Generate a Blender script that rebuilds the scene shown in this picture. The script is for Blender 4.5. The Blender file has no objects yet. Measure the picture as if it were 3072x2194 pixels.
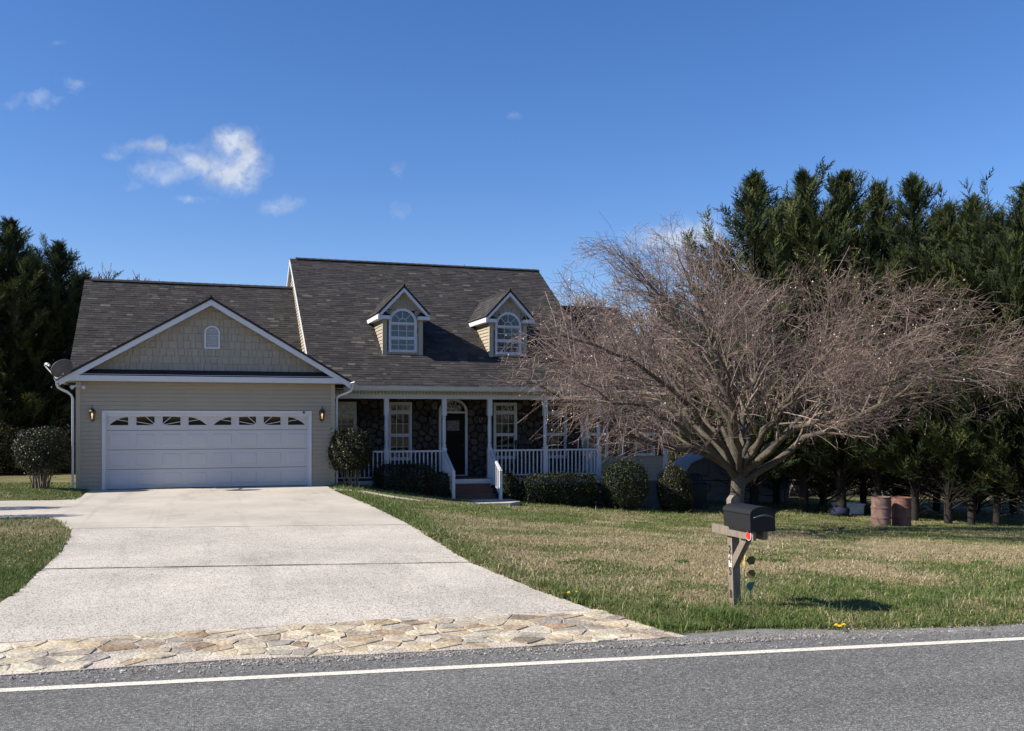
import bpy, bmesh, math, random
import numpy as np
from mathutils import Vector, Matrix

random.seed(11)
rng = np.random.default_rng(11)
R = math.radians
sc = bpy.context.scene
col = sc.collection

# ------------------------------------------------------------------ camera
CAM = Vector((3.074, -28.378, 1.94)); TH = 0.314; FPX = 2911.3; HY = 1254.8
cd = bpy.data.cameras.new('camera'); cam = bpy.data.objects.new('camera', cd); col.objects.link(cam)
cam.location = CAM; cam.rotation_euler = (R(90), 0, -TH)
cd.sensor_width = 36; cd.lens = FPX / 3072 * 36; cd.shift_y = (HY - 1097) / 3072
cd.clip_end = 3000
sc.camera = cam

# ------------------------------------------------------------------ sky, sun, exposure
EL = R(35.5); DB = R(2.0)
SUN = Vector((-math.cos(EL) * math.cos(DB), math.cos(EL) * math.sin(DB), math.sin(EL)))
w = bpy.data.worlds.new('World'); sc.world = w; w.use_nodes = True
wt = w.node_tree; wn = wt.nodes; wl = wt.links
bg = wn['Background']
sky = wn.new('ShaderNodeTexSky'); sky.sky_type = 'NISHITA'; sky.sun_disc = False
sky.sun_elevation = EL; sky.sun_rotation = R(-88)
sky.altitude = 300; sky.air_density = 1.0; sky.dust_density = 0.25; sky.ozone_density = 2.2
bg.inputs['Strength'].default_value = 0.074
sl = bpy.data.lights.new('sun', 'SUN'); so = bpy.data.objects.new('sun', sl); col.objects.link(so)
sl.energy = 5.0; sl.angle = R(0.5); sl.color = (1.0, 0.925, 0.815)
so.rotation_euler = (-SUN).to_track_quat('-Z', 'Y').to_euler(); so.location = (-20, 0, 30)
vs = sc.view_settings
vs.view_transform = 'Standard'; vs.look = 'None'; vs.gamma = 1.0; vs.use_curve_mapping = False
vs.exposure = 0.82
sc.cycles.max_bounces = 6; sc.cycles.transparent_max_bounces = 12
sc.cycles.caustics_reflective = False; sc.cycles.caustics_refractive = False

# pixel of the photograph (3072 wide) at distance d -> point in the place (only used to take measurements)
cth, sth = math.cos(TH), math.sin(TH)
def at(x, y, d):
    a = (x - 1536) / FPX; b = -(y - HY) / FPX
    return Vector((CAM.x + d * (a * cth + sth), CAM.y + d * (cth - a * sth), CAM.z + d * b))
RIGHT = Vector((cth, -sth, 0)); FWD = Vector((sth, cth, 0))

# clouds: soft patches of noise fixed in the sky, in directions of the world
def world_clouds():
    def N(t, **k):
        n = wn.new(t)
        for a, b in k.items(): setattr(n, a, b)
        return n
    tc = N('ShaderNodeTexCoord')
    def dot(vec):
        n = N('ShaderNodeVectorMath', operation='DOT_PRODUCT'); wl.new(tc.outputs['Generated'], n.inputs[0]); n.inputs[1].default_value = vec; return n.outputs['Value']
    def m(op, a, b=None, c=None, clamp=False):
        n = N('ShaderNodeMath', operation=op); n.use_clamp = clamp
        for i, x in enumerate((a, b, c)):
            if x is None: continue
            if isinstance(x, (int, float)): n.inputs[i].default_value = x
            else: wl.new(x, n.inputs[i])
        return n.outputs[0]
    f = m('MAXIMUM', dot(FWD), 0.05)
    X = m('DIVIDE', dot(RIGHT), f); Y = m('DIVIDE', dot((0, 0, 1)), f)
    cb = N('ShaderNodeCombineXYZ'); wl.new(X, cb.inputs[0]); wl.new(Y, cb.inputs[1])
    nz = N('ShaderNodeTexNoise'); nz.inputs['Scale'].default_value = 16; nz.inputs['Detail'].default_value = 8; nz.inputs['Roughness'].default_value = .62
    wl.new(cb.outputs[0], nz.inputs['Vector'])
    n2 = N('ShaderNodeTexNoise'); n2.inputs['Scale'].default_value = 55; n2.inputs['Detail'].default_value = 6; n2.inputs['Roughness'].default_value = .6
    n2.inputs['Distortion'].default_value = .8
    wl.new(cb.outputs[0], n2.inputs['Vector'])
    # warped coordinates
    sp = N('ShaderNodeSeparateXYZ'); wl.new(nz.outputs['Color'], sp.inputs[0])
    Xw = m('ADD', X, m('MULTIPLY', m('SUBTRACT', sp.outputs[0], .5), .05)); Yw = m('ADD', Y, m('MULTIPLY', m('SUBTRACT', sp.outputs[1], .5), .045))
    blobs = [(690, 425, 50, 28, 1.0), (745, 470, 36, 50, 1.1), (690, 520, 62, 32, 1.0), (600, 492, 66, 22, .72), (455, 440, 66, 14, .68), (470, 525, 50, 22, .62), (540, 470, 70, 30, .3),
             (350, 470, 34, 14, .4), (570, 590, 50, 10, .42), (850, 610, 42, 24, .62), (1010, 780, 0, 0, 0), (215, 265, 40, 22, .34), (140, 305, 34, 16, .36), (60, 300, 60, 16, .25),
             (1200, 505, 20, 26, .26), (1210, 620, 36, 24, .26), (1545, 355, 30, 18, .24), (1985, 715, 75, 30, 1.0), (2060, 760, 60, 60, .9), (2110, 690, 50, 36, .7), (2750, 1000, 120, 60, .5), (170, 130, 30, 10, .2), (390, 560, 30, 12, .25)]
    tot = None
    for (px, py, sx, sy, a) in blobs:
        if a == 0: continue
        cx = (px - 1536) / FPX; cy = -(py - HY) / FPX
        dx = m('DIVIDE', m('SUBTRACT', Xw, cx), sx / FPX); dy = m('DIVIDE', m('SUBTRACT', Yw, cy), sy / FPX)
        e = m('MULTIPLY', m('EXPONENT', m('MULTIPLY', m('ADD', m('MULTIPLY', dx, dx), m('MULTIPLY', dy, dy)), -.7)), a)
        tot = e if tot is None else m('ADD', tot, e)
    dens = m('MULTIPLY', tot, m('ADD', m('MULTIPLY', n2.outputs['Fac'], 2.1), -.40))
    dens = m('SMOOTH_MIN', m('MAXIMUM', m('SUBTRACT', dens, .07), 0), .8, .25)
    mix = N('ShaderNodeMix'); mix.data_type = 'RGBA'
    wl.new(dens, mix.inputs['Factor']); hs = N('ShaderNodeHueSaturation'); hs.inputs['Saturation'].default_value = 1.25; wl.new(sky.outputs[0], hs.inputs['Color'])
    tn = N('ShaderNodeVectorMath', operation='MULTIPLY'); wl.new(hs.outputs[0], tn.inputs[0]); tn.inputs[1].default_value = (.95, .95, 1.18)
    wl.new(tn.outputs[0], mix.inputs[6]); n3 = N('ShaderNodeTexNoise'); n3.inputs['Scale'].default_value = 34; n3.inputs['Detail'].default_value = 5; wl.new(cb.outputs[0], n3.inputs['Vector'])
    ccr = N('ShaderNodeValToRGB'); ccr.color_ramp.elements[0].position = .34; ccr.color_ramp.elements[0].color = (.56, .62, .75, 1); ccr.color_ramp.elements[1].position = .62; ccr.color_ramp.elements[1].color = (.88, .93, 1.0, 1); wl.new(n3.outputs['Fac'], ccr.inputs[0])
    cms = N('ShaderNodeVectorMath', operation='SCALE'); wl.new(ccr.outputs[0], cms.inputs[0]); cms.inputs['Scale'].default_value = 7.2; wl.new(cms.outputs[0], mix.inputs[7])
    wl.new(mix.outputs[2], bg.inputs['Color'])
world_clouds()
w.cycles.sampling_method = 'MANUAL'; w.cycles.sample_map_resolution = 256

# ------------------------------------------------------------------ materials
MATS = {}
def mat(name, color=(.5, .5, .5), rough=.6, var=0., vscale=6., bump=0., bscale=40., metal=0., ramp=None, src=None, spec=.5, hue=None,
        var2=0., v2scale=60., trans=0., emit=None, stretch=None):
    """procedural material; ramp + src ('tint' attribute or 'rand' per object) picks a colour, noise varies it, bump adds relief"""
    if name in MATS: return MATS[name]
    m = bpy.data.materials.new(name); m.use_nodes = True; MATS[name] = m
    nt = m.node_tree; n = nt.nodes; L = nt.links; b = n['Principled BSDF']
    b.inputs['Roughness'].default_value = rough; b.inputs['Metallic'].default_value = metal
    b.inputs['Specular IOR Level'].default_value = spec
    geo = n.new('ShaderNodeNewGeometry'); pos = geo.outputs['Position']
    if stretch:
        mp = n.new('ShaderNodeMapping'); mp.inputs['Scale'].default_value = stretch; L.new(pos, mp.inputs[0]); pos = mp.outputs[0]
    if ramp:
        cr = n.new('ShaderNodeValToRGB'); el = cr.color_ramp.elements
        while len(el) < len(ramp): el.new(.5)
        for e, (p, c) in zip(el, ramp): e.position = p; e.color = (*c, 1)
        if src == 'rand':
            s = n.new('ShaderNodeObjectInfo'); L.new(s.outputs['Random'], cr.inputs[0])
        else:
            s = n.new('ShaderNodeAttribute'); s.attribute_name = 'tint'; L.new(s.outputs['Fac'], cr.inputs[0])
        cs = cr.outputs[0]
    else:
        rgb = n.new('ShaderNodeRGB'); rgb.outputs[0].default_value = (*color, 1); cs = rgb.outputs[0]
    def vary(cs, amt, scale, detail):
        if not amt: return cs
        nz = n.new('ShaderNodeTexNoise'); nz.inputs['Scale'].default_value = scale; nz.inputs['Detail'].default_value = detail; L.new(pos, nz.inputs['Vector'])
        mr = n.new('ShaderNodeMapRange'); L.new(nz.outputs[0], mr.inputs[0])
        mr.inputs[1].default_value = .25; mr.inputs[2].default_value = .75; mr.inputs[3].default_value = 1 - amt; mr.inputs[4].default_value = 1 + amt
        mx = n.new('ShaderNodeVectorMath'); mx.operation = 'SCALE'; L.new(cs, mx.inputs[0]); L.new(mr.outputs[0], mx.inputs['Scale'])
        return mx.outputs[0]
    cs = vary(cs, var, vscale, 5); cs = vary(cs, var2, v2scale, 2)
    L.new(cs, b.inputs['Base Color'])
    if bump:
        nb = n.new('ShaderNodeTexNoise'); nb.inputs['Scale'].default_value = bscale; nb.inputs['Detail'].default_value = 4; L.new(pos, nb.inputs['Vector'])
        bp = n.new('ShaderNodeBump'); bp.inputs['Strength'].default_value = bump; bp.inputs['Distance'].default_value = .02; L.new(nb.outputs[0], bp.inputs['Height']); L.new(bp.outputs[0], b.inputs['Normal'])
    if emit:
        b.inputs['Emission Color'].default_value = (*emit[0], 1); b.inputs['Emission Strength'].default_value = emit[1]
    if trans:
        tr = n.new('ShaderNodeBsdfTranslucent'); L.new(cs, tr.inputs[0]); ms = n.new('ShaderNodeMixShader'); ms.inputs[0].default_value = trans
        L.new(b.outputs[0], ms.inputs[1]); L.new(tr.outputs[0], ms.inputs[2]); L.new(ms.outputs[0], n['Material Output'].inputs[0])
    return m

def glass(name, tint, gloss=.06):
    m = bpy.data.materials.new(name); m.use_nodes = True; nt = m.node_tree; n = nt.nodes; L = nt.links; n.remove(n['Principled BSDF'])
    t = n.new('ShaderNodeBsdfTransparent'); t.inputs[0].default_value = (*tint, 1)
    g = n.new('ShaderNodeBsdfGlossy'); g.inputs['Roughness'].default_value = .02
    fr = n.new('ShaderNodeFresnel'); fr.inputs[0].default_value = 1.5
    ad = n.new('ShaderNodeMath'); ad.operation = 'ADD'; ad.use_clamp = True; ad.inputs[1].default_value = gloss; L.new(fr.outputs[0], ad.inputs[0])
    nz = n.new('ShaderNodeTexNoise'); nz.inputs['Scale'].default_value = 2.5; bp = n.new('ShaderNodeBump'); bp.inputs['Strength'].default_value = .02; L.new(nz.outputs[0], bp.inputs['Height']); L.new(bp.outputs[0], g.inputs['Normal'])
    mx = n.new('ShaderNodeMixShader'); L.new(ad.outputs[0], mx.inputs[0]); L.new(t.outputs[0], mx.inputs[1]); L.new(g.outputs[0], mx.inputs[2]); L.new(mx.outputs[0], n['Material Output'].inputs[0])
    return m

SIDING = mat('vinyl_siding', (.345, .30, .222), .5, var=.05, vscale=1.2, var2=.03, v2scale=25, bump=.05, bscale=60)
TRIMB = mat('beige_trim', (.36, .32, .24), .5, var=.03)
WHITE = mat('white_trim', (.56, .575, .60), .45, var=.04, vscale=2.5, var2=.03, v2scale=30)
DOORW = mat('garage_door_white', (.49, .49, .495), .45, var=.035, vscale=1.5, bump=.04, bscale=90)
SHAKE = mat('vinyl_shake', ramp=[(0, (.295, .265, .21)), (.5, (.315, .283, .224)), (1, (.335, .30, .238))], src='rand', rough=.6, var=.05, vscale=8, bump=.15, bscale=70, stretch=(1, 1, .15))
SHRAMP = [(0, (.026, .025, .026)), (.35, (.038, .036, .036)), (.62, (.049, .0455, .044)), (.85, (.070, .064, .059)), (1, (.11, .10, .09))]
SHINGLE = mat('asphalt_shingle', ramp=SHRAMP, src='tint', rough=.9, var=.14, vscale=1.6, var2=.22, v2scale=160, bump=.4, bscale=220, spec=.2)
RIDGE = mat('shingle_dark', (.035, .033, .034), .9, var=.2, vscale=10, bump=.3, bscale=200, spec=.2)
BLACKM = mat('black_metal', (.012, .012, .014), .4, var=.1)
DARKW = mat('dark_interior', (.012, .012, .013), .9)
CURT = mat('curtain_cloth', (.13, .135, .13), .9, var=.1, vscale=4)
CURTD = mat('window_blind', (.10, .13, .15), .8, var=.15, vscale=3)
GLASS = glass('window_glass', (.55, .60, .62), .01)
GLASSD = glass('dormer_glass', (.26, .34, .46), .05)
GLASSG = glass('garage_glass', (.10, .10, .11), .0)
LGLASS = glass('lantern_glass', (.85, .8, .7), .05)
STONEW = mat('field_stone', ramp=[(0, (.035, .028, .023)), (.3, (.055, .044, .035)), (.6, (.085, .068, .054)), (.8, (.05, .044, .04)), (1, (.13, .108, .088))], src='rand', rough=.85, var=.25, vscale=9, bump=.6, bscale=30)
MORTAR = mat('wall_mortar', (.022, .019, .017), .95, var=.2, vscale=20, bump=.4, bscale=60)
DOORB = mat('dark_stained_door', (.008, .005, .0045), .6, spec=.15, var=.2, vscale=3, stretch=(6, 6, .6))
STEPM = mat('step_boards', (.10, .055, .045), .7, var=.2, vscale=5, bump=.2, bscale=50)
FOUND = mat('foundation_block', (.12, .11, .10), .9, var=.2, vscale=5, bump=.3)
SHUT = mat('shutter_paint', (.022, .019, .022), .5, var=.1)
WOODP = mat('weathered_post', (.185, .15, .115), .85, var=.3, vscale=14, var2=.25, v2scale=70, bump=.5, bscale=60, stretch=(3, 3, .35))
BRASS = mat('aged_brass', (.10, .085, .055), .4, var=.25, vscale=30, metal=.7)
MAILB = mat('mailbox_black', (.0095, .0098, .0102), .6, spec=.3, var=.12, vscale=12, bump=.03)

# ------------------------------------------------------------------ mesh helpers
class MB:
    def __init__(s): s.v = []; s.f = []; s.t = []
    def add(s, vs, fs, tint=None):
        k = len(s.v); s.v += [tuple(p) for p in vs]; s.f += [tuple(i + k for i in f) for f in fs]
        s.t += [0.5 if tint is None else tint] * len(fs); return s
    def hexa(s, p, tint=None):   # 0-3 bottom ring, 4-7 top ring
        return s.add(p, [(3, 2, 1, 0), (4, 5, 6, 7), (0, 1, 5, 4), (1, 2, 6, 5), (2, 3, 7, 6), (3, 0, 4, 7)], tint)
    def box(s, x0, x1, y0, y1, z0, z1, tint=None):
        return s.hexa([(x0, y0, z0), (x1, y0, z0), (x1, y1, z0), (x0, y1, z0), (x0, y0, z1), (x1, y0, z1), (x1, y1, z1), (x0, y1, z1)], tint)
    def prism(s, poly, off, tint=None):
        n = len(poly); o = Vector(off); a = [Vector(p) for p in poly]; b = [p + o for p in a]
        return s.add(a + b, [tuple(range(n))[::-1], tuple(range(n, 2 * n))] + [(i, (i + 1) % n, n + (i + 1) % n, n + i) for i in range(n)], tint)
    def tube(s, pts, rad, n=8, cap=True, tint=None, rot=0., sq=None):
        pts = [Vector(p) for p in pts]; k0 = len(s.v); N = len(pts)
        if isinstance(rad, (int, float)): rad = [rad] * N
        ref = None
        vs = []
        for i, p in enumerate(pts):
            t = (pts[min(i + 1, N - 1)] - pts[max(i - 1, 0)]).normalized()
            if ref is None:
                ref = Vector((0, 0, 1)) if abs(t.z) < .9 else Vector((1, 0, 0))
                a = t.cross(ref).normalized()
            else:
                a = (a - t * a.dot(t)).normalized()
            b = t.cross(a)
            for j in range(n):
                q = rot + 2 * math.pi * j / n; ca, sa = math.cos(q), math.sin(q)
                ka, kb = (1, 1) if sq is None else sq
                vs.append(p + a * (ca * rad[i] * ka) + b * (sa * rad[i] * kb))
        fs = [(i * n + j, i * n + (j + 1) % n, (i + 1) * n + (j + 1) % n, (i + 1) * n + j) for i in range(N - 1) for j in range(n)]
        if cap: fs += [tuple(range(n))[::-1], tuple((N - 1) * n + j for j in range(n))]
        return s.add(vs, fs, tint)
    def lathe(s, prof, c=(0, 0, 0), n=16, tint=None, sq=1.0):
        c = Vector(c); vs = []
        for r, z in prof:
            for j in range(n):
                q = 2 * math.pi * j / n; vs.append((c.x + r * math.cos(q), c.y + r * sq * math.sin(q), c.z + z))
        N = len(prof)
        fs = [(i * n + j, i * n + (j + 1) % n, (i + 1) * n + (j + 1) % n, (i + 1) * n + j) for i in range(N - 1) for j in range(n)]
        fs += [tuple(range(n))[::-1], tuple((N - 1) * n + j for j in range(n))]
        return s.add(vs, fs, tint)
    def mesh(s, name):
        me = bpy.data.meshes.new(name); me.from_pydata(s.v, [], s.f)
        if any(t != .5 for t in s.t):
            a = me.attributes.new('tint', 'FLOAT', 'FACE'); a.data.foreach_set('value', np.array(s.t, np.float32))
        me.update(); return me
    def build(s, name, m, parent=None, smooth=False, kind=None, label=None):
        return place(name, s.mesh(name), m, parent, smooth, kind, label)

def place(name, me, m, parent=None, smooth=False, kind=None, label=None, loc=None):
    if m and not me.materials: me.materials.append(m)
    if smooth:
        me.polygons.foreach_set('use_smooth', np.ones(len(me.polygons), bool))
    o = bpy.data.objects.new(name, me); col.objects.link(o)
    if loc is not None: o.location = loc
    if parent is not None:
        o.parent = parent
        if parent.parent is None and parent.type == 'EMPTY': o.matrix_parent_inverse = Matrix.Translation(-Vector(parent.location))
    if kind: o['kind'] = kind
    if label: o['label'] = label
    return o

def npmesh(name, V, F, tint=None, nper=3):
    """big mesh from numpy arrays; F is (n, nper)"""
    me = bpy.data.meshes.new(name); V = np.ascontiguousarray(V, np.float32).reshape(-1, 3); F = np.ascontiguousarray(F, np.int32)
    me.vertices.add(len(V)); me.vertices.foreach_set('co', V.ravel())
    nf = len(F); me.loops.add(nf * nper); me.loops.foreach_set('vertex_index', F.ravel())
    me.polygons.add(nf); me.polygons.foreach_set('loop_start', np.arange(nf, dtype=np.int32) * nper)
    if tint is not None:
        a = me.attributes.new('tint', 'FLOAT', 'FACE'); a.data.foreach_set('value', np.ascontiguousarray(tint, np.float32))
    me.update(calc_edges=True); me.validate(); return me

def thing(name, loc, label, cat, group=None):
    o = bpy.data.objects.new(name, None); col.objects.link(o); o.location = loc; o.empty_display_size = .2
    return tag(o, label, cat, group)
def tag(o, label, cat, group=None, kind=None):
    o['label'] = label; o['category'] = cat
    if group: o['group'] = group
    if kind: o['kind'] = kind
    return o
def struct(o): o['kind'] = 'structure'; return o
def copy_tree(o, parent=None):
    c = o.copy(); col.objects.link(c); c.parent = parent
    for ch in list(o.children): copy_tree(ch, c)
    return c
def vnoise(x, y, s=1.0, seed=0):
    """smooth value noise, numpy"""
    x = np.asarray(x, float) * s + seed * 17.3; y = np.asarray(y, float) * s + seed * 9.1
    xi = np.floor(x).astype(int); yi = np.floor(y).astype(int); fx = x - xi; fy = y - yi
    fx = fx * fx * (3 - 2 * fx); fy = fy * fy * (3 - 2 * fy)
    def h(a, b): q = np.sin(a * 127.1 + b * 311.7 + seed * 74.7) * 43758.5453; return q - np.floor(q)
    return (h(xi, yi) * (1 - fx) + h(xi + 1, yi) * fx) * (1 - fy) + (h(xi, yi + 1) * (1 - fx) + h(xi + 1, yi + 1) * fx) * fy

# ------------------------------------------------------------------ terrain
def vline(u): return -20.0 - .1176 * np.asarray(u, float)
BU = [-90, -12, 6.6, 7.4, 8.4, 10, 11.2, 15, 19, 24, 40, 90]
BZ = [-.6, .03, -.02, -.07, -.22, -.45, -.58, -.92, -1.22, -1.40, -1.8, -2.6]
def zdrive(v): return -.09 * np.clip(-np.asarray(v, float) / 19.5, 0, 1.05)
def terrain(u, v):
    u = np.asarray(u, float); v = np.asarray(v, float)
    r = v - vline(u); t = np.clip((r - .4) / 19.0, 0, 1.0)
    B = np.interp(u, BU, BZ)
    z = -.10 * (1 - t) + B * t
    z = z - .03 * np.clip(v - 4, 0, 60) * np.clip((u - 8) / 10, 0, 1)
    z = z + .10 * np.exp(-((u + 1.6) / 1.7) ** 4) * np.exp(-((v + .6) / 1.9) ** 4)
    g = np.clip((r - 1.0) / 2, 0, 1)
    z = z + g * .05 * (vnoise(u, v, .6, 3) - .5) * np.clip((u - 7) / 2, 0, 1)
    return np.where(r < np.interp(u, [8, 10.5], [.85, .5]), np.minimum(z, -.135), z)
SOIL = mat('lawn_soil', ramp=[(0, (.095, .10, .04)), (1, (.23, .185, .118))], src='tint', rough=.95, var=.35, vscale=1.3, var2=.35, v2scale=45, bump=.6, bscale=60, spec=.1)

# driveway outline (left and right edges, from the garage towards the road)
DR = [(6.62, -.04), (6.60, -2.5), (6.80, -6.08), (6.86, -10.78), (6.72, -15.22), (6.89, -17.44), (7.10, -18.86)]
ISL = [(-14, -7.0), (-.61, -7.05), (.30, -7.2), (.69, -8.4), (.97, -9.7), (1.13, -12.1), (1.09, -14.2), (1.09, -15.8), (.98, -17.0), (.60, -18.2), (.1, -18.9)]
def in_drive(u, v):
    u = np.asarray(u, float); v = np.asarray(v, float)
    ys = np.array([p[1] for p in DR])[::-1]; xs = np.array([p[0] for p in DR])[::-1]
    right = np.interp(v, ys, xs)
    il = np.array(ISL); left = np.interp(v, il[::-1, 1], il[::-1, 0])
    left = np.where(v > -3.05, np.where(v > -1.0, .33, .33 - .05 * (v + 3.05)), np.where(v > -7.05, -14, left))
    return (v < 0) & (v > -18.9) & (u < right) & (u > left)
def straw(u, v):
    """how dry the lawn is at a place, 0 green .. 1 straw"""
    u = np.asarray(u, float); v = np.asarray(v, float); r = v - vline(u)
    s = np.interp(r, [0, 1.2, 2.2, 3.2, 4.5, 8.5, 11.5, 14.5, 40], [.5, .42, .48, .62, .84, .90, .72, .40, .20])
    s = s + .85 * (vnoise(u, v, .8, 1) - .5) + .6 * (vnoise(u, v, 2.3, 2) - .5)
    de = np.minimum(np.abs(u - 6.9), 3) * np.where(u < 3, 3, 1)
    s = s - .5 * np.exp(-(de / .45) ** 2)
    s = np.where(u < 3, np.interp(v, [-19, -15, -13, -10, -7.6, -7, -3, 0], [.3, .15, .35, .75, .6, .25, .2, .2]) + .5 * (vnoise(u, v, 1.6, 5) - .5) - .25 * np.exp(-((u - 1.0) / .3) ** 2), s)
    return np.clip(s, 0, 1)
def grid_axis(a, lo, hi, step, far):
    k = list(np.arange(lo, hi + 1e-6, step)); left = [lo - d for d in far[::-1]]; right = [hi + d for d in far]
    return np.array(left + k + right)
gu = grid_axis(0, -16, 44, .4, [1.5, 4, 8, 16, 32, 64, 128, 300, 700, 1500]); gv = grid_axis(0, -32, 24, .4, [1.5, 4, 8, 16, 32, 64, 128, 300, 700, 1500])
GU, GV = np.meshgrid(gu, gv, indexing='ij'); GZ = terrain(GU, GV)
GZ = np.where(in_drive(GU, GV), np.minimum(GZ, zdrive(GV)) - .07, GZ)
nu, nv = len(gu), len(gv); idx = np.arange(nu * nv).reshape(nu, nv)
GF = np.stack([idx[:-1, :-1], idx[1:, :-1], idx[1:, 1:], idx[:-1, 1:]], -1).reshape(-1, 4)
cu = GU.ravel()[GF].mean(1); cv = GV.ravel()[GF].mean(1)
ground = struct(place('ground', npmesh('ground', np.stack([GU, GV, GZ], -1), GF, straw(cu, cv), 4), SOIL, smooth=True))

# ------------------------------------------------------------------ road
def asphalt():
    m = bpy.data.materials.new('asphalt'); m.use_nodes = True; nt = m.node_tree; n = nt.nodes; L = nt.links; b = n['Principled BSDF']
    b.inputs['Roughness'].default_value = .85; b.inputs['Specular IOR Level'].default_value = .3
    geo = n.new('ShaderNodeNewGeometry')
    vo = n.new('ShaderNodeTexVoronoi'); vo.inputs['Scale'].default_value = 88; L.new(geo.outputs['Position'], vo.inputs['Vector'])
    sep = n.new('ShaderNodeSeparateXYZ'); L.new(vo.outputs['Color'], sep.inputs[0])
    cr = n.new('ShaderNodeValToRGB'); el = cr.color_ramp.elements
    for _ in range(2): el.new(.5)
    for e, (p, c) in zip(el, [(0, (.060, .0595, .0555)), (.5, (.126, .125, .117)), (.85, (.186, .184, .172)), (1, (.31, .305, .282))]): e.position = p; e.color = (*c, 1)
    L.new(sep.outputs[0], cr.inputs[0])
    nz = n.new('ShaderNodeTexNoise'); nz.inputs['Scale'].default_value = .7; nz.inputs['Detail'].default_value = 6
    mp = n.new('ShaderNodeMapping'); mp.inputs['Rotation'].default_value = (0, 0, .117); mp.inputs['Scale'].default_value = (.25, 1.4, 1); L.new(geo.outputs['Position'], mp.inputs[0]); L.new(mp.outputs[0], nz.inputs['Vector'])
    mr = n.new('ShaderNodeMapRange'); mr.inputs[1].default_value = .3; mr.inputs[2].default_value = .7; mr.inputs[3].default_value = .82; mr.inputs[4].default_value = 1.16; L.new(nz.outputs[0], mr.inputs[0])
    sc_ = n.new('ShaderNodeVectorMath'); sc_.operation = 'SCALE'; L.new(cr.outputs[0], sc_.inputs[0]); L.new(mr.outputs[0], sc_.inputs['Scale']); L.new(sc_.outputs[0], b.inputs['Base Color'])
    bp = n.new('ShaderNodeBump'); bp.inputs['Strength'].default_value = .55; bp.inputs['Distance'].default_value = .008; L.new(vo.outputs['Distance'], bp.inputs['Height']); L.new(bp.outputs[0], b.inputs['Normal'])
    return m
ASPH = asphalt()
ZR = -.11
RD = Vector((1, -.1176, 0)).normalized(); RN = Vector((.1176, 1, 0)).normalized()
P0 = Vector((0, -20.0, ZR))
def roadpt(s, n_, z=ZR): p = P0 + RD * s + RN * n_; return (p.x, p.y, z)
mb = MB(); ss = list(np.linspace(-160, -12, 10)) + list(np.arange(-10, 26, .12)) + list(np.linspace(28, 180, 10))
for a, b in zip(ss[:-1], ss[1:]):
    ea = .34 + .05 * float(vnoise(a, 0, 2.2, 4)) + .03 * float(vnoise(a, 0, 9, 6)); eb = .34 + .05 * float(vnoise(b, 0, 2.2, 4)) + .03 * float(vnoise(b, 0, 9, 6))
    mb.add([roadpt(a, -7.4), roadpt(b, -7.4), roadpt(b, eb), roadpt(a, ea)], [(0, 1, 2, 3)])
struct(mb.build('road', ASPH))
def linepaint():
    m = bpy.data.materials.new('line_paint'); m.use_nodes = True; nt = m.node_tree; n = nt.nodes; L = nt.links; b = n['Principled BSDF']; b.inputs['Roughness'].default_value = .7
    geo = n.new('ShaderNodeNewGeometry'); nz = n.new('ShaderNodeTexNoise'); nz.inputs['Scale'].default_value = 70; nz.inputs['Detail'].default_value = 5; L.new(geo.outputs['Position'], nz.inputs['Vector'])
    cr = n.new('ShaderNodeValToRGB'); cr.color_ramp.elements[0].position = .33; cr.color_ramp.elements[0].color = (.25, .25, .24, 1); cr.color_ramp.elements[1].position = .47; cr.color_ramp.elements[1].color = (.68, .64, .53, 1)
    L.new(nz.outputs[0], cr.inputs[0]); L.new(cr.outputs[0], b.inputs['Base Color']); return m
mb = MB()
for a, b in zip(ss[:-1], ss[1:]):
    j = lambda q, k: .006 * (float(vnoise(q, k, 14, 8)) - .5)
    mb.add([roadpt(a, -.105 + j(a, 0), ZR + .004), roadpt(b, -.105 + j(b, 0), ZR + .004), roadpt(b, .0 + j(b, 5), ZR + .004), roadpt(a, .0 + j(a, 5), ZR + .004)], [(0, 1, 2, 3)])
struct(mb.build('road_edge_line', linepaint()))
# gravel verge between the asphalt and the grass / stones
mb = MB()
for a, b in zip(ss[:-1], ss[1:]):
    def e(q): return float(np.interp(q, [6.8, 8.2, 9.4, 11], [.66, .66, .40, .30])) + .14 * float(vnoise(q, 2, 1.1, 9)) + .10 * float(vnoise(q, 2, 5, 9))
    mb.add([roadpt(a, .2, ZR - .006), roadpt(b, .2, ZR - .006), roadpt(b, e(b), ZR + .015), roadpt(a, e(a), ZR + .015)], [(0, 1, 2, 3)])
GRAV = mat('gravel_bed', (.20, .19, .175), .95, var=.3, vscale=9, var2=.45, v2scale=110, bump=.8, bscale=120)
struct(mb.build('gravel_verge', GRAV))
n = 7500
s = rng.uniform(-4, 13, n); off = .30 + np.abs(rng.normal(0, .12, n)) + .12 * vnoise(s, 0, 1.3, 9) * rng.uniform(0, 1.6, n)
off = np.where(rng.random(n) < .08, rng.uniform(.05, .3, n), off)
ctr = np.array(P0)[None] + np.outer(s, np.array(RD)) + np.outer(off, np.array(RN)); ctr[:, 2] = ZR + .006
oct_v = np.array([(1, 0, 0), (-.6, .8, 0), (-.5, -.9, 0), (.1, 0, .8)]); oct_f = np.array([(0, 1, 3), (1, 2, 3), (2, 0, 3)])
ang = rng.uniform(0, 6.28, n); sz = rng.uniform(.005, .016, n) * np.where(rng.random(n) < .06, 1.7, 1)
ca, sa = np.cos(ang), np.sin(ang)
V = oct_v[None] * rng.uniform(.6, 1.3, (n, 4, 3)); Vx = V[..., 0] * ca[:, None] - V[..., 1] * sa[:, None]; Vy = V[..., 0] * sa[:, None] + V[..., 1] * ca[:, None]
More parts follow.
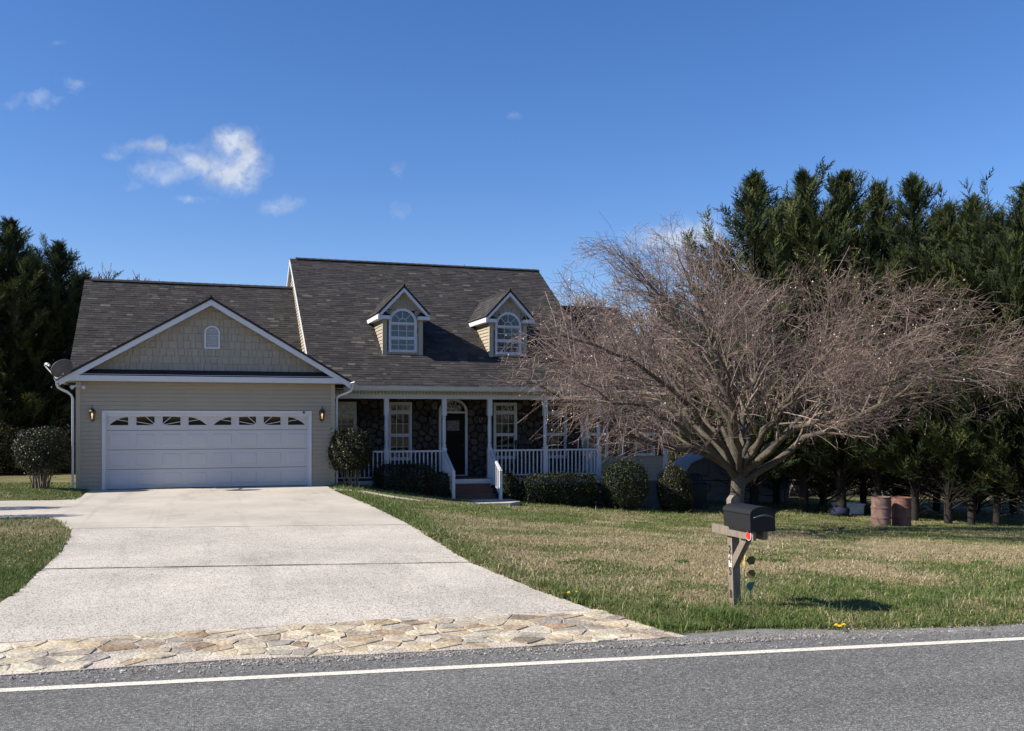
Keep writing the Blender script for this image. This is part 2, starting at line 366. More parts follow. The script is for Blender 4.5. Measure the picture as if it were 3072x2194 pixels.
V = np.stack([Vx, Vy, V[..., 2] * .9], -1) * sz[:, None, None] + ctr[:, None]
F = (oct_f[None] + 4 * np.arange(n)[:, None, None]).reshape(-1, 3)
PEB = mat('pebbles', ramp=[(0, (.07, .068, .066)), (.5, (.17, .16, .15)), (1, (.40, .38, .35))], src='tint', rough=.9)
tag(place('loose_gravel', npmesh('loose_gravel', V, F, np.repeat(rng.random(n), 3)), PEB), 'loose grey gravel scattered along the edge of the asphalt', 'gravel', kind='stuff')

# ------------------------------------------------------------------ driveway slabs
def concrete(name, base, speck, dark, mott):
    m = bpy.data.materials.new(name); m.use_nodes = True; nt = m.node_tree; n = nt.nodes; L = nt.links; b = n['Principled BSDF']; b.inputs['Roughness'].default_value = .9; b.inputs['Specular IOR Level'].default_value = .2
    geo = n.new('ShaderNodeNewGeometry'); P = geo.outputs['Position']
    def noise(scale, det, st=None, rough=.5):
        q = n.new('ShaderNodeTexNoise'); q.inputs['Scale'].default_value = scale; q.inputs['Detail'].default_value = det; q.inputs['Roughness'].default_value = rough
        if st:
            mp = n.new('ShaderNodeMapping'); mp.inputs['Scale'].default_value = st; L.new(P, mp.inputs[0]); L.new(mp.outputs[0], q.inputs['Vector'])
        else: L.new(P, q.inputs['Vector'])
        return q.outputs[0]
    def rng_(f, a, b_, c, d):
        r = n.new('ShaderNodeMapRange'); r.inputs[1].default_value = a; r.inputs[2].default_value = b_; r.inputs[3].default_value = c; r.inputs[4].default_value = d; L.new(f, r.inputs[0]); return r.outputs[0]
    def mul(a, b_):
        q = n.new('ShaderNodeMath'); q.operation = 'MULTIPLY'; L.new(a, q.inputs[0]); L.new(b_, q.inputs[1]); return q.outputs[0]
    rgb = n.new('ShaderNodeRGB'); rgb.outputs[0].default_value = (*base, 1)
    k = mul(rng_(noise(.55, 6), .3, .7, 1 - mott, 1 + mott * .6), rng_(noise(3.0, 5), .3, .7, .95, 1.05))
    # tyre scuffs and stains, long along the drive
    st_ = rng_(noise(1.1, 7, (.9, .22, 1), .65), .56, .72, 1, .76)
    st2 = rng_(noise(2.6, 6, (.25, 1.5, 1), .6), .62, .74, 1, .72)
    k = mul(mul(k, st_), st2); k = mul(k, rng_(noise(7.0, 4, None, .55), .70, .78, 1, .62)); k = mul(k, rng_(noise(.9, 8, (3.0, .10, 1), .7), .57, .66, 1, .88))
    vo = n.new('ShaderNodeTexVoronoi'); vo.inputs['Scale'].default_value = 95; L.new(P, vo.inputs['Vector']); sp = n.new('ShaderNodeSeparateXYZ'); L.new(vo.outputs['Color'], sp.inputs[0])
    pits = rng_(sp.outputs[0], 1 - speck - .02, 1 - speck + .02, 1, dark)
    k = mul(k, pits); k = mul(k, rng_(noise(160, 2), .3, .7, .93, 1.07))
    s_ = n.new('ShaderNodeVectorMath'); s_.operation = 'SCALE'; L.new(rgb.outputs[0], s_.inputs[0]); L.new(k, s_.inputs['Scale']); L.new(s_.outputs[0], b.inputs['Base Color'])
    bp = n.new('ShaderNodeBump'); bp.inputs['Strength'].default_value = .5; bp.inputs['Distance'].default_value = .006; L.new(pits, bp.inputs['Height']); L.new(bp.outputs[0], b.inputs['Normal'])
    return m
CSM = concrete('concrete_smooth', (.455, .415, .348), .05, .85, .16)
CRO = concrete('concrete_worn', (.55, .503, .43), .26, .40, .17)
CWK = concrete('concrete_walk', (.45, .42, .36), .06, .8, .12)
drv = bpy.data.objects.new('driveway', None); col.objects.link(drv); struct(drv); drv['label'] = 'pale concrete driveway leading to the garage'
def slab(poly, m, name='concrete_slab', th=.12, zf=zdrive, dz=0., parent=drv, jitter=0.012, zf2=None):
    # densify edges so that they wander a little
    pts = []
    for (a, b) in zip(poly, poly[1:] + poly[:1]):
        k = max(1, int(math.dist(a, b) / .25))
        for i in range(k):
            t = i / k; pts.append((a[0] + (b[0] - a[0]) * t + random.uniform(-jitter, jitter), a[1] + (b[1] - a[1]) * t + random.uniform(-jitter, jitter) * .4))
    mb = MB(); top = [(x, y, (float(zf(y)) if zf2 is None else zf2(x, y)) + dz) for x, y in pts]; mb.prism([(x, y, z - th) for x, y, z in top], (0, 0, th))
    bmx = bmesh.new(); me = mb.mesh(name); bmx.from_mesh(me); bmesh.ops.triangulate(bmx, faces=[f for f in bmx.faces if len(f.verts) > 4]); bmx.to_mesh(me); bmx.free()
    return place(name, me, m, parent)
def redge(v): return float(np.interp(v, [p[1] for p in DR][::-1], [p[0] for p in DR][::-1]))
def jl(u): return -9.32 - .205 * (u - .92)
def j2(u): return -14.14 - .205 * (u - 1.13)
r1 = -10.50; r2 = -15.28
A = [(.30, -.03), (6.62, -.03), (6.60, -2.5), (6.80, -6.08), (6.86, r1 + .01), (.92, jl(.92) + .01), (.69, -8.4), (.30, -7.2), (-.61, -7.05), (-14, -7.0), (-14, -2.6), (-1.37, -2.76), (-.24, -3.06), (.20, -2.95), (.36, -2.3)]
slab(A[::1], CSM)
B_ = [(.93, jl(.93) + .008), (6.86, r1 + .008), (6.72, r2 + .012), (1.12, j2(1.12) + .012), (1.13, -12.1), (.97, -9.7)]
slab(B_, CRO, dz=-.006)
C_ = [(1.11, j2(1.12) - .012), (6.72, r2 - .012), (6.89, -17.44), (7.08, -18.80), (5.04, -18.66), (3.2, -18.62), (.7, -18.56), (.60, -18.2), (.98, -17.0), (1.09, -15.8)]
slab(C_, CRO, dz=-.010)
# dirt and weeds in the joints
JT = mat('joint_soil', (.06, .05, .035), .95, var=.4, vscale=30, bump=.5)
mb = MB()
for f in (j2,):
    us = np.arange(.98, 6.75, .15)
    for a, b in zip(us[:-1], us[1:]):
        wa, wb = .003 + .018 * float(vnoise(a, 0, 3, 2)), .003 + .018 * float(vnoise(b, 0, 3, 2))
        za, zb = float(zdrive(f(a))) + .001, float(zdrive(f(b))) + .001
        mb.add([(a, f(a) - wa, za), (b, f(b) - wb, zb), (b, f(b) + wb, zb), (a, f(a) + wa, za)], [(0, 1, 2, 3)])
mb.build('joint_filler', JT, drv)
# front walk: narrow slab beside the drive, and the pad below the steps
wk = bpy.data.objects.new('front_walk', None); col.objects.link(wk); struct(wk)
slab([(6.64, -1.55), (7.3, -2.35), (8.15, -3.05), (8.7, -3.3), (8.7, -2.75), (8.2, -2.5), (7.4, -1.8), (6.7, -1.1)], CWK, dz=.02, th=.15, parent=wk, zf2=lambda x, y: float(terrain(x, y)))
PADZ = -.57
slab([(10.15, -.35), (10.5, -.95), (11.9, -1.05), (12.35, -.6), (12.35, .45), (10.15, .45)], CWK, zf=lambda v: PADZ, th=.2, parent=wk)

# ------------------------------------------------------------------ polygon Voronoi for stonework
def voro(pts, poly):
    cells = []
    for i, p in enumerate(pts):
        c = list(poly)
        for j, q in enumerate(pts):
            if i == j: continue
            nx, ny = q[0] - p[0], q[1] - p[1]
            if nx * nx + ny * ny > 4.0: continue
            mx, my = (p[0] + q[0]) / 2, (p[1] + q[1]) / 2; out = []
            for a, b in zip(c, c[1:] + c[:1]):
                da = (a[0] - mx) * nx + (a[1] - my) * ny; db = (b[0] - mx) * nx + (b[1] - my) * ny
                if da <= 0: out.append(a)
                if da * db < 0: t = da / (da - db); out.append((a[0] + (b[0] - a[0]) * t, a[1] + (b[1] - a[1]) * t))
            c = out
            if len(c) < 3: break
        if len(c) >= 3: cells.append(c)
    return cells
def shrink(c, g, rc=.28):
    """inset a convex cell, roughen and round its corners"""
    cx = sum(p[0] for p in c) / len(c); cy = sum(p[1] for p in c) / len(c); out = []
    k = len(c)
    for i in range(k):
        a, p, b = c[i - 1], c[i], c[(i + 1) % k]
        la, lb = math.dist(a, p), math.dist(b, p)
        if la < 1e-4 or lb < 1e-4: continue
        for q, l in ((a, la), (b, lb)):
            t = min(rc, .06 / l) if l > .06 else .3
            out.append((p[0] + (q[0] - p[0]) * t, p[1] + (q[1] - p[1]) * t))
    res = []
    for x, y in out:
        d = math.hypot(x - cx, y - cy) or 1
        s_ = max(.3, (d - g * random.uniform(.6, 1.7)) / d); res.append((cx + (x - cx) * s_, cy + (y - cy) * s_))
    return res
def relax(pts, poly, it=2):
    for _ in range(it):
        pts = [(sum(p[0] for p in c) / len(c), sum(p[1] for p in c) / len(c)) for c in voro(pts, poly)]
    return pts

# stone apron at the mouth of the driveway
APR = [(-4.6, -18.5), (.6, -18.58), (3.2, -18.63), (5.04, -18.67), (7.12, -18.82), (7.25, -19.5), (7.42, -20.28), (6.88, -20.24), (5.93, -20.19), (5.04, -20.10), (4.18, -20.0), (3.37, -19.86), (1.6, -19.82), (-1, -19.55), (-4.6, -19.3)]
apron = MB().prism([(x, y, -.30) for x, y in APR], (0, 0, .205)).build('stone_apron', None); struct(apron)
apron.data.materials.append(mat('apron_mortar', (.46, .40, .32), .95, var=.3, vscale=4, var2=.35, v2scale=60, bump=.8, bscale=50)); apron['label'] = 'flagstone apron set in mortar where the driveway meets the road'
def inpoly(x, y, poly):
    c = False
    for (x1, y1), (x2, y2) in zip(poly, poly[1:] + poly[:1]):
        if (y1 > y) != (y2 > y) and x < (x2 - x1) * (y - y1) / (y2 - y1) + x1: c = not c
    return c
tries_ = 0
hull = [(-4.6, -20.35), (7.46, -20.35), (7.3, -18.6), (-4.6, -18.4)]
pts = []
while len(pts) < 230:
    x, y = random.uniform(-1.2, 7.4), random.uniform(-20.3, -18.5)
    if inpoly(x, y, APR) and all(((x - a) * .58) ** 2 + (y - b) ** 2 > .125 ** 2 * random.uniform(.3, 2.2) for a, b in pts): pts.append((x, y))
    tries_ += 1
    if tries_ > 9000: break
FLAG = mat('flagstone', ramp=[(0, (.40, .325, .205)), (.16, (.46, .405, .29)), (.3, (.34, .255, .15)), (.44, (.43, .385, .30)), (.56, (.33, .265, .185)), (.68, (.245, .22, .185)), (.8, (.49, .445, .33)), (.9, (.30, .205, .12)), (1, (.17, .145, .115))], src='rand', rough=.9, var=.4, vscale=4, var2=.25, v2scale=32, bump=.9, bscale=22)
for c in voro(pts, hull):
    c = [p if inpoly(*p, APR) else p for p in c]
    cx = sum(p[0] for p in c) / len(c); cy = sum(p[1] for p in c) / len(c)
    if not inpoly(cx, cy, APR): continue
    # keep to the apron
    lo = float(np.interp(cx, [-4.6, -1, 1.6, 3.37, 4.18, 5.04, 5.93, 6.88, 7.42], [-19.3, -19.55, -19.82, -19.86, -20.0, -20.10, -20.19, -20.24, -20.28])); hi = float(np.interp(cx, [-4.6, .6, 3.2, 5.04, 7.12], [-18.5, -18.58, -18.63, -18.67, -18.82]))
    c = [(min(x, 7.3), min(max(y, lo), hi)) for x, y in c]
    p = shrink(c, .006, .09)
    if len(p) < 5: continue
    h = random.uniform(.002, .013); tx, ty = random.uniform(-.02, .02), random.uniform(-.03, .03); z0 = -.097
    k = len(p); mb = MB()
    low = [(x - cx, y - cy, 0) for x, y in p]
    mid = [(x * random.uniform(.96, 1.0), y * random.uniform(.96, 1.0), h * random.uniform(.7, .9) + x * tx + y * ty) for x, y, _ in low]
    top = [(x * random.uniform(.86, .96), y * random.uniform(.84, .96), h + x * tx + y * ty + random.uniform(-.003, .003)) for x, y, _ in low]
    mb.add(low + mid + top + [(0, 0, h * random.uniform(.9, 1.15))], [(i, (i + 1) % k, k + (i + 1) % k, k + i) for i in range(k)] + [(k + i, k + (i + 1) % k, 2 * k + (i + 1) % k, 2 * k + i) for i in range(k)] + [(2 * k + i, 2 * k + (i + 1) % k, 3 * k) for i in range(k)])
    place('stone', mb.mesh('stone'), FLAG, apron, loc=(cx, cy, z0))

# ================================================================== HOUSE
house = thing('house', (9.0, 3.0, 0.0), 'beige sided house with attached garage, two dormers and a stone-faced front porch', 'house')
PB = .1145                                    # exposure of one siding board
MROOF = .653
def zmain(v): return 2.90 + (v - .95) * MROOF
def vmain(z): return .95 + (z - 2.90) / MROOF
VM, ZM = 8.59, 2.90 + (8.59 - .95) * MROOF
UL, UR = 6.37, 16.20

def board_front(parent, u0, u1, z0, v=0., h=PB, m=SIDING):
    MB().prism([(u0, v, z0 + .014), (u0, v - .026, z0 + .014), (u0, v - .026, z0 + .022), (u0, v - .006, z0 + h), (u0, v, z0 + h)], (u1 - u0, 0, 0)).build('siding_board', m, parent)
def board_side(parent, u, v0, v1, z0, v1t=None, h=PB, sgn=-1, m=SIDING):
    """board on a wall facing -u; the far end may be cut to a roof slope"""
    v1t = v1 if v1t is None else v1t
    a = [(u, v0, z0 + .014), (u + sgn * .026, v0, z0 + .014), (u + sgn * .004, v0, z0 + h), (u, v0, z0 + h)]
    b = [(u, v1, z0 + .014), (u + sgn * .026, v1, z0 + .014), (u + sgn * .004, v1t, z0 + h), (u, v1t, z0 + h)]
    MB().add(a + b, [(0, 1, 2, 3), (7, 6, 5, 4), (0, 4, 5, 1), (1, 5, 6, 2), (2, 6, 7, 3), (3, 7, 4, 0)]).build('siding_board', m, parent)

# ---- garage walls
GW = 6.87; DO0, DO1, DOT = .72, 6.13, 2.06
gw = MB()
gw.box(.02, DO0 - .02, .002, .14, -.3, 2.95); gw.box(DO1 + .02, GW - .02, .002, .14, -.3, 2.95); gw.box(DO0 - .02, DO1 + .02, .002, .14, DOT + .1, 2.95)
gw.box(.02, GW - .02, .141, .30, DOT + .25, 2.95)
gw.box(.0, .15, .145, 7.8, -.3, 2.95); gw.box(GW - .15, GW, .145, 3.1, -.6, 2.95); gw.box(.16, GW - .16, 7.5, 7.8, -.3, 2.95)
gw.box(.16, 6.6, .31, 7.4, 2.90, 2.96)
gw.prism([(-.42, 3.7, 2.96), (-.42, 8.59, 6.6), (-.42, 13.4, 2.96)], (.12, 0, 0)).box(-.42, -.3, 3.7, 13.3, -.3, 2.95).box(-.3, 6.4, 13.2, 13.3, -.3, 2.95)
garage_wall = gw.build('garage_wall', SIDING, house)
for i in range(26):
    z = -.02 + i * PB
    if z > 2.9: break
    if z + PB < DOT + .05:
        board_front(garage_wall, .10, DO0 - .085, z); board_front(garage_wall, DO1 + .085, GW - .10, z)
    else:
        board_front(garage_wall, .10, GW - .10, z, h=min(PB, 2.94 - z))
for u0, u1 in ((-.012, .10), (GW - .10, GW + .012)):
    MB().box(u0, u1, -.034, .10, -.12, 2.94).build('corner_post', TRIMB, garage_wall)
# right side wall of the garage (towards the porch)
for i in range(26):
    z = -.3 + i * PB
    if z < 2.8: MB().box(GW, GW + .012, .11, 3.0, z, z + PB - .006).build('siding_board', SIDING, garage_wall)
# door casing
MB().box(DO0 - .085, DO0 + .0, -.045, .06, 0, DOT + .085).box(DO1, DO1 + .085, -.045, .06, 0, DOT + .085).box(DO0, DO1, -.045, .06, DOT, DOT + .085).build('door_casing', WHITE, garage_wall)
MB().box(DO0 + .002, DO1 - .002, -.002, .055, DOT - .07, DOT - .002).box(DO0 + .002, DO0 + .03, -.002, .055, 0, DOT - .072).box(DO1 - .03, DO1 - .002, -.002, .055, 0, DOT - .072).build('door_stop', WHITE, garage_wall)
# ---- garage door
gd = MB().box(DO0 + .005, DO1 - .005, .10, .13, .01, DOT + .05).build('garage_door', DARKW, house)
SH_ = .533; PW = (DO1 - DO0) / 8
for r in range(4):
    z0 = .012 + r * SH_; z1 = min(z0 + SH_ - .012, DOT + .02); mb = MB()
    if r < 3:
        mb.box(DO0 + .006, DO1 - .006, .062, .10, z0, z1)
        for k in range(8):
            a = DO0 + k * PW + .088; b = a + PW - .176; c0 = z0 + .095; c1 = z1 - .095
            # stamped panel: groove ring and raised field
            for (q, vv) in ((0, .0615),):
                pass
            g = .022
            mb.hexa([(a, .0615, c0), (b, .0615, c0), (b, .0615, c1), (a, .0615, c1), (a + g, .052, c0 + g), (b - g, .052, c0 + g), (b - g, .052, c1 - g), (a + g, .052, c1 - g)])
            g2 = .035; mb.hexa([(a + g2, .0515, c0 + g2), (b - g2, .0515, c0 + g2), (b - g2, .0515, c1 - g2), (a + g2, .0515, c1 - g2), (a + g2 + .016, .057, c0 + g2 + .016), (b - g2 - .016, .057, c0 + g2 + .016), (b - g2 - .016, .057, c1 - g2 - .016), (a + g2 + .016, .057, c1 - g2 - .016)])
        mb.build('door_section', DOORW, gd)
    else:
        # top section with openings for the lights
        lo, hi = z0 + .135, z0 + .375
        xs = [DO0 + .006]
        for k in range(8):
            a = DO0 + k * PW + .105; b = a + PW - .21
            mb.box(xs[-1], a, .062, .10, z0, z1); mb.box(a, b, .062, .10, z0, lo); mb.box(a, b, .062, .10, hi, z1); xs.append(b)
        mb.box(xs[-1], DO1 - .006, .062, .10, z0, z1)
        mb.build('door_section', DOORW, gd)
        for k in range(8):
            a = DO0 + k * PW + .105; b = a + PW - .21; wd = b - a; ht = hi - lo
            fr = MB(); e = .03
            fr.box(a - e, b + e, .050, .062, lo - e, lo).box(a - e, b + e, .050, .062, hi, hi + e).box(a - e, a, .050, .062, lo, hi).box(b, b + e, .050, .062, lo, hi)
            kind = k % 4
            def ray(x0, y0, x1, y1, t=.009):
                dx, dy = x1 - x0, y1 - y0; l = math.hypot(dx, dy); ox, oy = -dy / l * t, dx / l * t
                P_ = [(a + wd * 0 + x, .055, lo + y) for x, y in ((x0 + ox, y0 + oy), (x0 - ox, y0 - oy), (x1 - ox, y1 - oy), (x1 + ox, y1 + oy))]
                fr.prism(P_, (0, .009, 0))
            fl = (lambda x: x) if kind in (0, 1) else (lambda x: wd - x)
            if kind in (0, 3):
                N_ = 9; arc = [(fl(wd * t), ht * (.06 + .86 * math.sin(min(1, t * 1.02) * math.pi / 2) ** .85)) for t in np.linspace(0, 1, N_)]
                for p, q in zip(arc[:-1], arc[1:]):
                    fr.prism([(a + p[0], .055, lo + p[1]), (a + q[0], .055, lo + q[1]), (a + q[0], .055, hi), (a + p[0], .055, hi)], (0, .009, 0))
                ray(fl(wd * .42), ht * .62, fl(wd), ht * .42)
            else:
                N_ = 7; arc = [(fl(wd * t), ht * (.92 + .08 * math.sin(t * math.pi / 2))) for t in np.linspace(0, 1, N_)]
                for p, q in zip(arc[:-1], arc[1:]):
                    fr.prism([(a + p[0], .055, lo + p[1]), (a + q[0], .055, lo + q[1]), (a + q[0], .055, hi), (a + p[0], .055, hi)], (0, .009, 0))
                ray(fl(0), ht * .40, fl(wd * .9), ht * .06); ray(fl(wd * .5), ht, fl(wd * .97), ht * .2)
                fr.prism([(a + fl(wd * .84), .055, lo), (a + fl(wd), .055, lo), (a + fl(wd), .055, lo + ht * .28)], (0, .009, 0))
            fr.build('light_frame', DOORW, gd)
            MB().box(a, b, .070, .074, lo, hi).build('pane', GLASSG, gd)
MB().box(DO0 + .01, DO1 - .01, .055, .095, -.004, .011).build('bottom_seal', BLACKM, gd)

# ---- garage front gable
SG = .587; AU = 3.45
def zg(u): return 5.27 - abs(u - AU) * SG       # top of the gable roof
gg = MB().prism([(.02, .004, 2.96), (GW - .02, .004, 2.96), (GW - .02, .004, zg(GW) - .16), (AU, .004, zg(AU) - .16), (.02, .004, zg(0) - .16)], (0, .12, 0)).build('gable_wall', SIDING, house)
row = .208; zz = 3.25; r = 0
while zz < 5.05:
    half = (5.27 - .17 - zz) / SG
    u = AU - half + random.uniform(-.15, 0)
    while u < AU + half:
        wd = random.choice([.10, .13, .16, .19, .22])
        a, b = u, u + wd - .013; h_ = row - .004
        lim = lambda q: 5.27 - .175 - abs(q - AU) * SG
        a2, b2 = max(a, AU - half + .01), min(b, AU + half - .01)
        if b2 - a2 > .02:
            ta, tb = min(zz + h_, max(lim(a2), zz + .01)), min(zz + h_, max(lim(b2), zz + .01))
            dz = random.uniform(-.004, .004); dv = random.uniform(0, .004)
            MB().add([(a2, .003, zz), (b2, .003, zz), (b2, -.026 - dv, zz + dz), (a2, -.026 - dv, zz + dz), (a2, .003, ta), (b2, .003, tb), (b2, -.004 - dv, tb), (a2, -.004 - dv, ta)],
                     [(0, 1, 2, 3), (7, 6, 5, 4), (3, 2, 6, 7), (0, 3, 7, 4), (1, 5, 6, 2), (0, 4, 5, 1)]).build('shake', SHAKE, gg)
        u += wd
    zz += row; r += 1
# louvred vent
vent = MB(); cu_, vz0, vz1, hw = 3.48, 3.92, 4.52, .165
N_ = 14
def archpts(hw, base, spring, n=N_): return [(cu_ - hw, base), (cu_ + hw, base)] + [(cu_ + hw * math.cos(t), spring + hw * math.sin(t)) for t in np.linspace(0, math.pi, n)]
sp_ = vz1 - hw - .045
o_ = archpts(hw + .045, vz0 - .045, sp_); i_ = archpts(hw, vz0, sp_); k = len(o_)
vs_ = [(x, -.045, z) for x, z in o_] + [(x, -.045, z) for x, z in i_] + [(x, .0, z) for x, z in o_] + [(x, .0, z) for x, z in i_]
vent.add(vs_, [(j, (j + 1) % k, k + (j + 1) % k, k + j) for j in range(k)] + [(2 * k + j, 2 * k + (j + 1) % k, (j + 1) % k, j) for j in range(k)] + [(k + j, k + (j + 1) % k, 3 * k + (j + 1) % k, 3 * k + j) for j in range(k)])
vobj = vent.build('gable_vent', WHITE, house)
z = vz0 + .01
while z < vz1 - .06:
    ww = hw if z < sp_ else math.sqrt(max(0, hw * hw - (z + .03 - sp_) ** 2))
    if ww > .03: MB().hexa([(cu_ - ww, -.036, z), (cu_ + ww, -.036, z), (cu_ + ww, -.030, z), (cu_ - ww, -.030, z), (cu_ - ww, -.008, z + .04), (cu_ + ww, -.008, z + .04), (cu_ + ww, -.002, z + .04), (cu_ - ww, -.002, z + .04)]).build('slat', WHITE, vobj)
    z += .043
# pent roof strip under the gable, fascia, soffits, rakes
MB().hexa([(-.30, -.315, 3.085), (7.20, -.315, 3.085), (6.85, .0, 3.245), (.05, .0, 3.245), (-.30, -.325, 3.11), (7.20, -.325, 3.11), (6.85, -.004, 3.275), (.05, -.004, 3.275)]).build('pent_roof', RIDGE, house)
MB().box(-.28, 7.18, -.335, -.318, 3.112, 3.122).build('drip_edge', WHITE, house)
fa = MB().box(-.30, 7.20, -.33, -.30, 2.935, 3.082)
for s_, e0 in ((-1, -.36), (1, 7.26)):
    inn = e0 - s_ * .34
    fa.prism([(e0, -.336, 2.934), (inn, -.336, 2.934), (inn, -.336, 3.06), (inn, -.336, zg(inn) - .085), (e0, -.336, zg(e0) - .085)][::s_ if s_ > 0 else 1], (0, .035, 0))
fa.build('fascia', WHITE, house)
MB().box(-.34, 7.24, -.30, .0, 2.93, 2.945).box(-.36, 0.0, .0, .9, 2.93, 2.945).box(GW, 7.26, .0, .9, 2.93, 2.945).build('soffit', TRIMB, house)
for s_ in (-1, 1):
    e0 = AU + s_ * 3.84; nm = 'rake_board'
    MB().prism([(AU, -.34, zg(AU) - .045), (e0, -.34, zg(e0) - .045), (e0, -.34, zg(e0) - .215), (AU, -.34, zg(AU) - .215)], (0, .035, 0)).build(nm, WHITE, house)
    MB().prism([(AU, -.304, zg(AU) - .165), (e0, -.304, zg(e0) - .165), (e0, -.304, zg(e0) - .18), (AU, -.304, zg(AU) - .18)], (0, .30, 0)).build('rake_soffit', TRIMB, house)

# ---- roofs: decks, shingles, ridge caps
decks = []
def deck(name, pts, th=.10, m=RIDGE):
    p = [Vector(q) for q in pts]; n_ = (p[1] - p[0]).cross(p[2] - p[0]).normalized()
    if n_.z < 0: n_ = -n_
    return MB().prism([q - n_ * th for q in p], n_ * th).build(name, m, house)
VG, ZG, MG = 8.59, 6.79, .75
def zgar(v): return ZG - abs(v - VG) * MG
deck('main_roof', [(UL, .95, zmain(.95)), (UR, .95, zmain(.95)), (UR, VM, ZM), (UL, VM, ZM)], .13)
deck('main_roof_back', [(UL, VM, ZM), (UR, VM, ZM), (UR, VM + 7.6, ZM - 7.6 * MROOF), (UL, VM + 7.6, ZM - 7.6 * MROOF)], .13)
deck('garage_roof', [(-.66, 3.55, zgar(3.55)), (6.50, 3.55, zgar(3.55)), (6.50, VG, ZG), (-.66, VG, ZG)])
deck('garage_roof_back', [(-.66, VG, ZG), (6.50, VG, ZG), (6.50, 13.6, zgar(13.6)), (-.66, 13.6, zgar(13.6))])
for s_ in (-1, 1):
    e0 = AU + s_ * 3.86
    deck('gable_roof', [(AU, -.36, zg(AU)), (e0, -.36, zg(e0)), (e0, 3.60, zg(e0)), (AU, 6.58, zg(AU))], .05)
VW, ZW = 8.0, 6.40; MW = (ZW - 2.90) / (VW - 2.62)
def zwing(v): return 2.90 + (v - 2.62) * MW
deck('wing_roof', [(16.0, 2.62, 2.90), (19.42, 2.62, 2.90), (19.42, VW, ZW), (16.0, VW, ZW)])
deck('wing_roof_back', [(16.0, VW, ZW), (19.42, VW, ZW), (19.42, 13.4, 2.9), (16.0, 13.4, 2.9)])
D1, D2, DW, VD = 8.78, 12.365, 1.274, 2.62
def droof(c, s_): 
    zt = lambda u: 6.21 - abs(u - c) * 1.06
    e0 = c + s_ * (DW / 2 + .21); ve = vmain(zt(e0)); va = vmain(6.21)
    return [(c, VD - .26, 6.21), (e0, VD - .26, zt(e0)), (e0, ve + .05, zt(e0)), (c, va + .05, 6.21)]

SHV = [[], []]
shingles = []    # (corner points, tint, visible size)
def lay(p0, ux, vx, width, slope, course=.142, wmin=.12, wmax=.36, clip=None, stag=0.):
    """courses of laminated shingles on a plane: p0 eave corner, ux along the eave, vx up the slope"""
    p0 = Vector(p0); ux = Vector(ux).normalized(); vx = Vector(vx).normalized(); nx = ux.cross(vx).normalized()
    if nx.z < 0: nx = -nx
    k = 0; s_ = -.02
    while s_ < slope - .03:
        x = -random.uniform(0, .3)
        last = .4
        while x < width:
            w_ = random.uniform(wmin, wmax); a, b = max(x, 0), min(x + w_ - .004, width)
            if b - a > .03:
                q = p0 + ux * ((a + b) / 2) + vx * (s_ + .07)
                if clip is None or clip(q):
                    lift = .010 + random.choice([0, 0, .006]) ; t = min(1, max(0, random.betavariate(2.0, 2.6) * .95 + (.0 if random.random() > .12 else .25)))
                    c1 = min(s_ + course + .05, slope)
                    shingles.append((p0 + ux * a + vx * s_, ux * (b - a), vx * (c1 - s_), nx, lift, t))
            x += w_
        s_ += course
sl45 = math.sqrt(2)
def clip_main(q):
    for c in (D1 + DW / 2, D2 + DW / 2):
        if abs(q.x - c) < DW / 2 and q.y > VD + .02 and q.z < 6.21 - abs(q.x - c) * 1.06 - .05: return False
    return True
lm = math.hypot(1, MROOF)
lay((UL, .95, zmain(.95)), (1, 0, 0), (0, 1, MROOF), UR - UL, (VM - .95) * lm, clip=clip_main)
lay((-.66, 3.55, zgar(3.55)), (1, 0, 0), (0, 1, MG), 7.14, (VG - 3.55) * math.hypot(1, MG), clip=lambda q: q.z > zg(q.x) - .12 or q.x < -.3)
lay((16.0, 2.62, 2.90), (1, 0, 0), (0, 1, MW), 3.42, (VW - 2.62) * math.hypot(1, MW), clip=lambda q: q.z > zmain(q.y) or q.x > UR - .1)
for c in (D1 + DW / 2, D2 + DW / 2):
    for s_ in (-1, 1):
        P_ = droof(c, s_); e = Vector(P_[1]); a = Vector(P_[0])
        lay(e, (0, 1, 0), a - e, 3.6, (a - e).length, clip=lambda q: q.z > zmain(q.y) - .02)
for s_ in (-1, 1):
    e0 = AU + s_ * 3.86; e = Vector((e0, -.36, zg(e0))); a = Vector((AU, -.36, zg(AU)))
    lay(e, (0, 1, 0), a - e, 6.9, (a - e).length, clip=lambda q: q.z > zgar(q.y) - .02 if q.y > 3.5 else True)
def shg(mb, p, ax, up, nx, lift, t):
    a = p + nx * (lift + .004); b = p + up + nx * .004
    mb.add([p, p + ax, a, a + ax, b, b + ax], [(0, 1, 3, 2), (2, 3, 5, 4), (0, 2, 4), (1, 5, 3)], t)
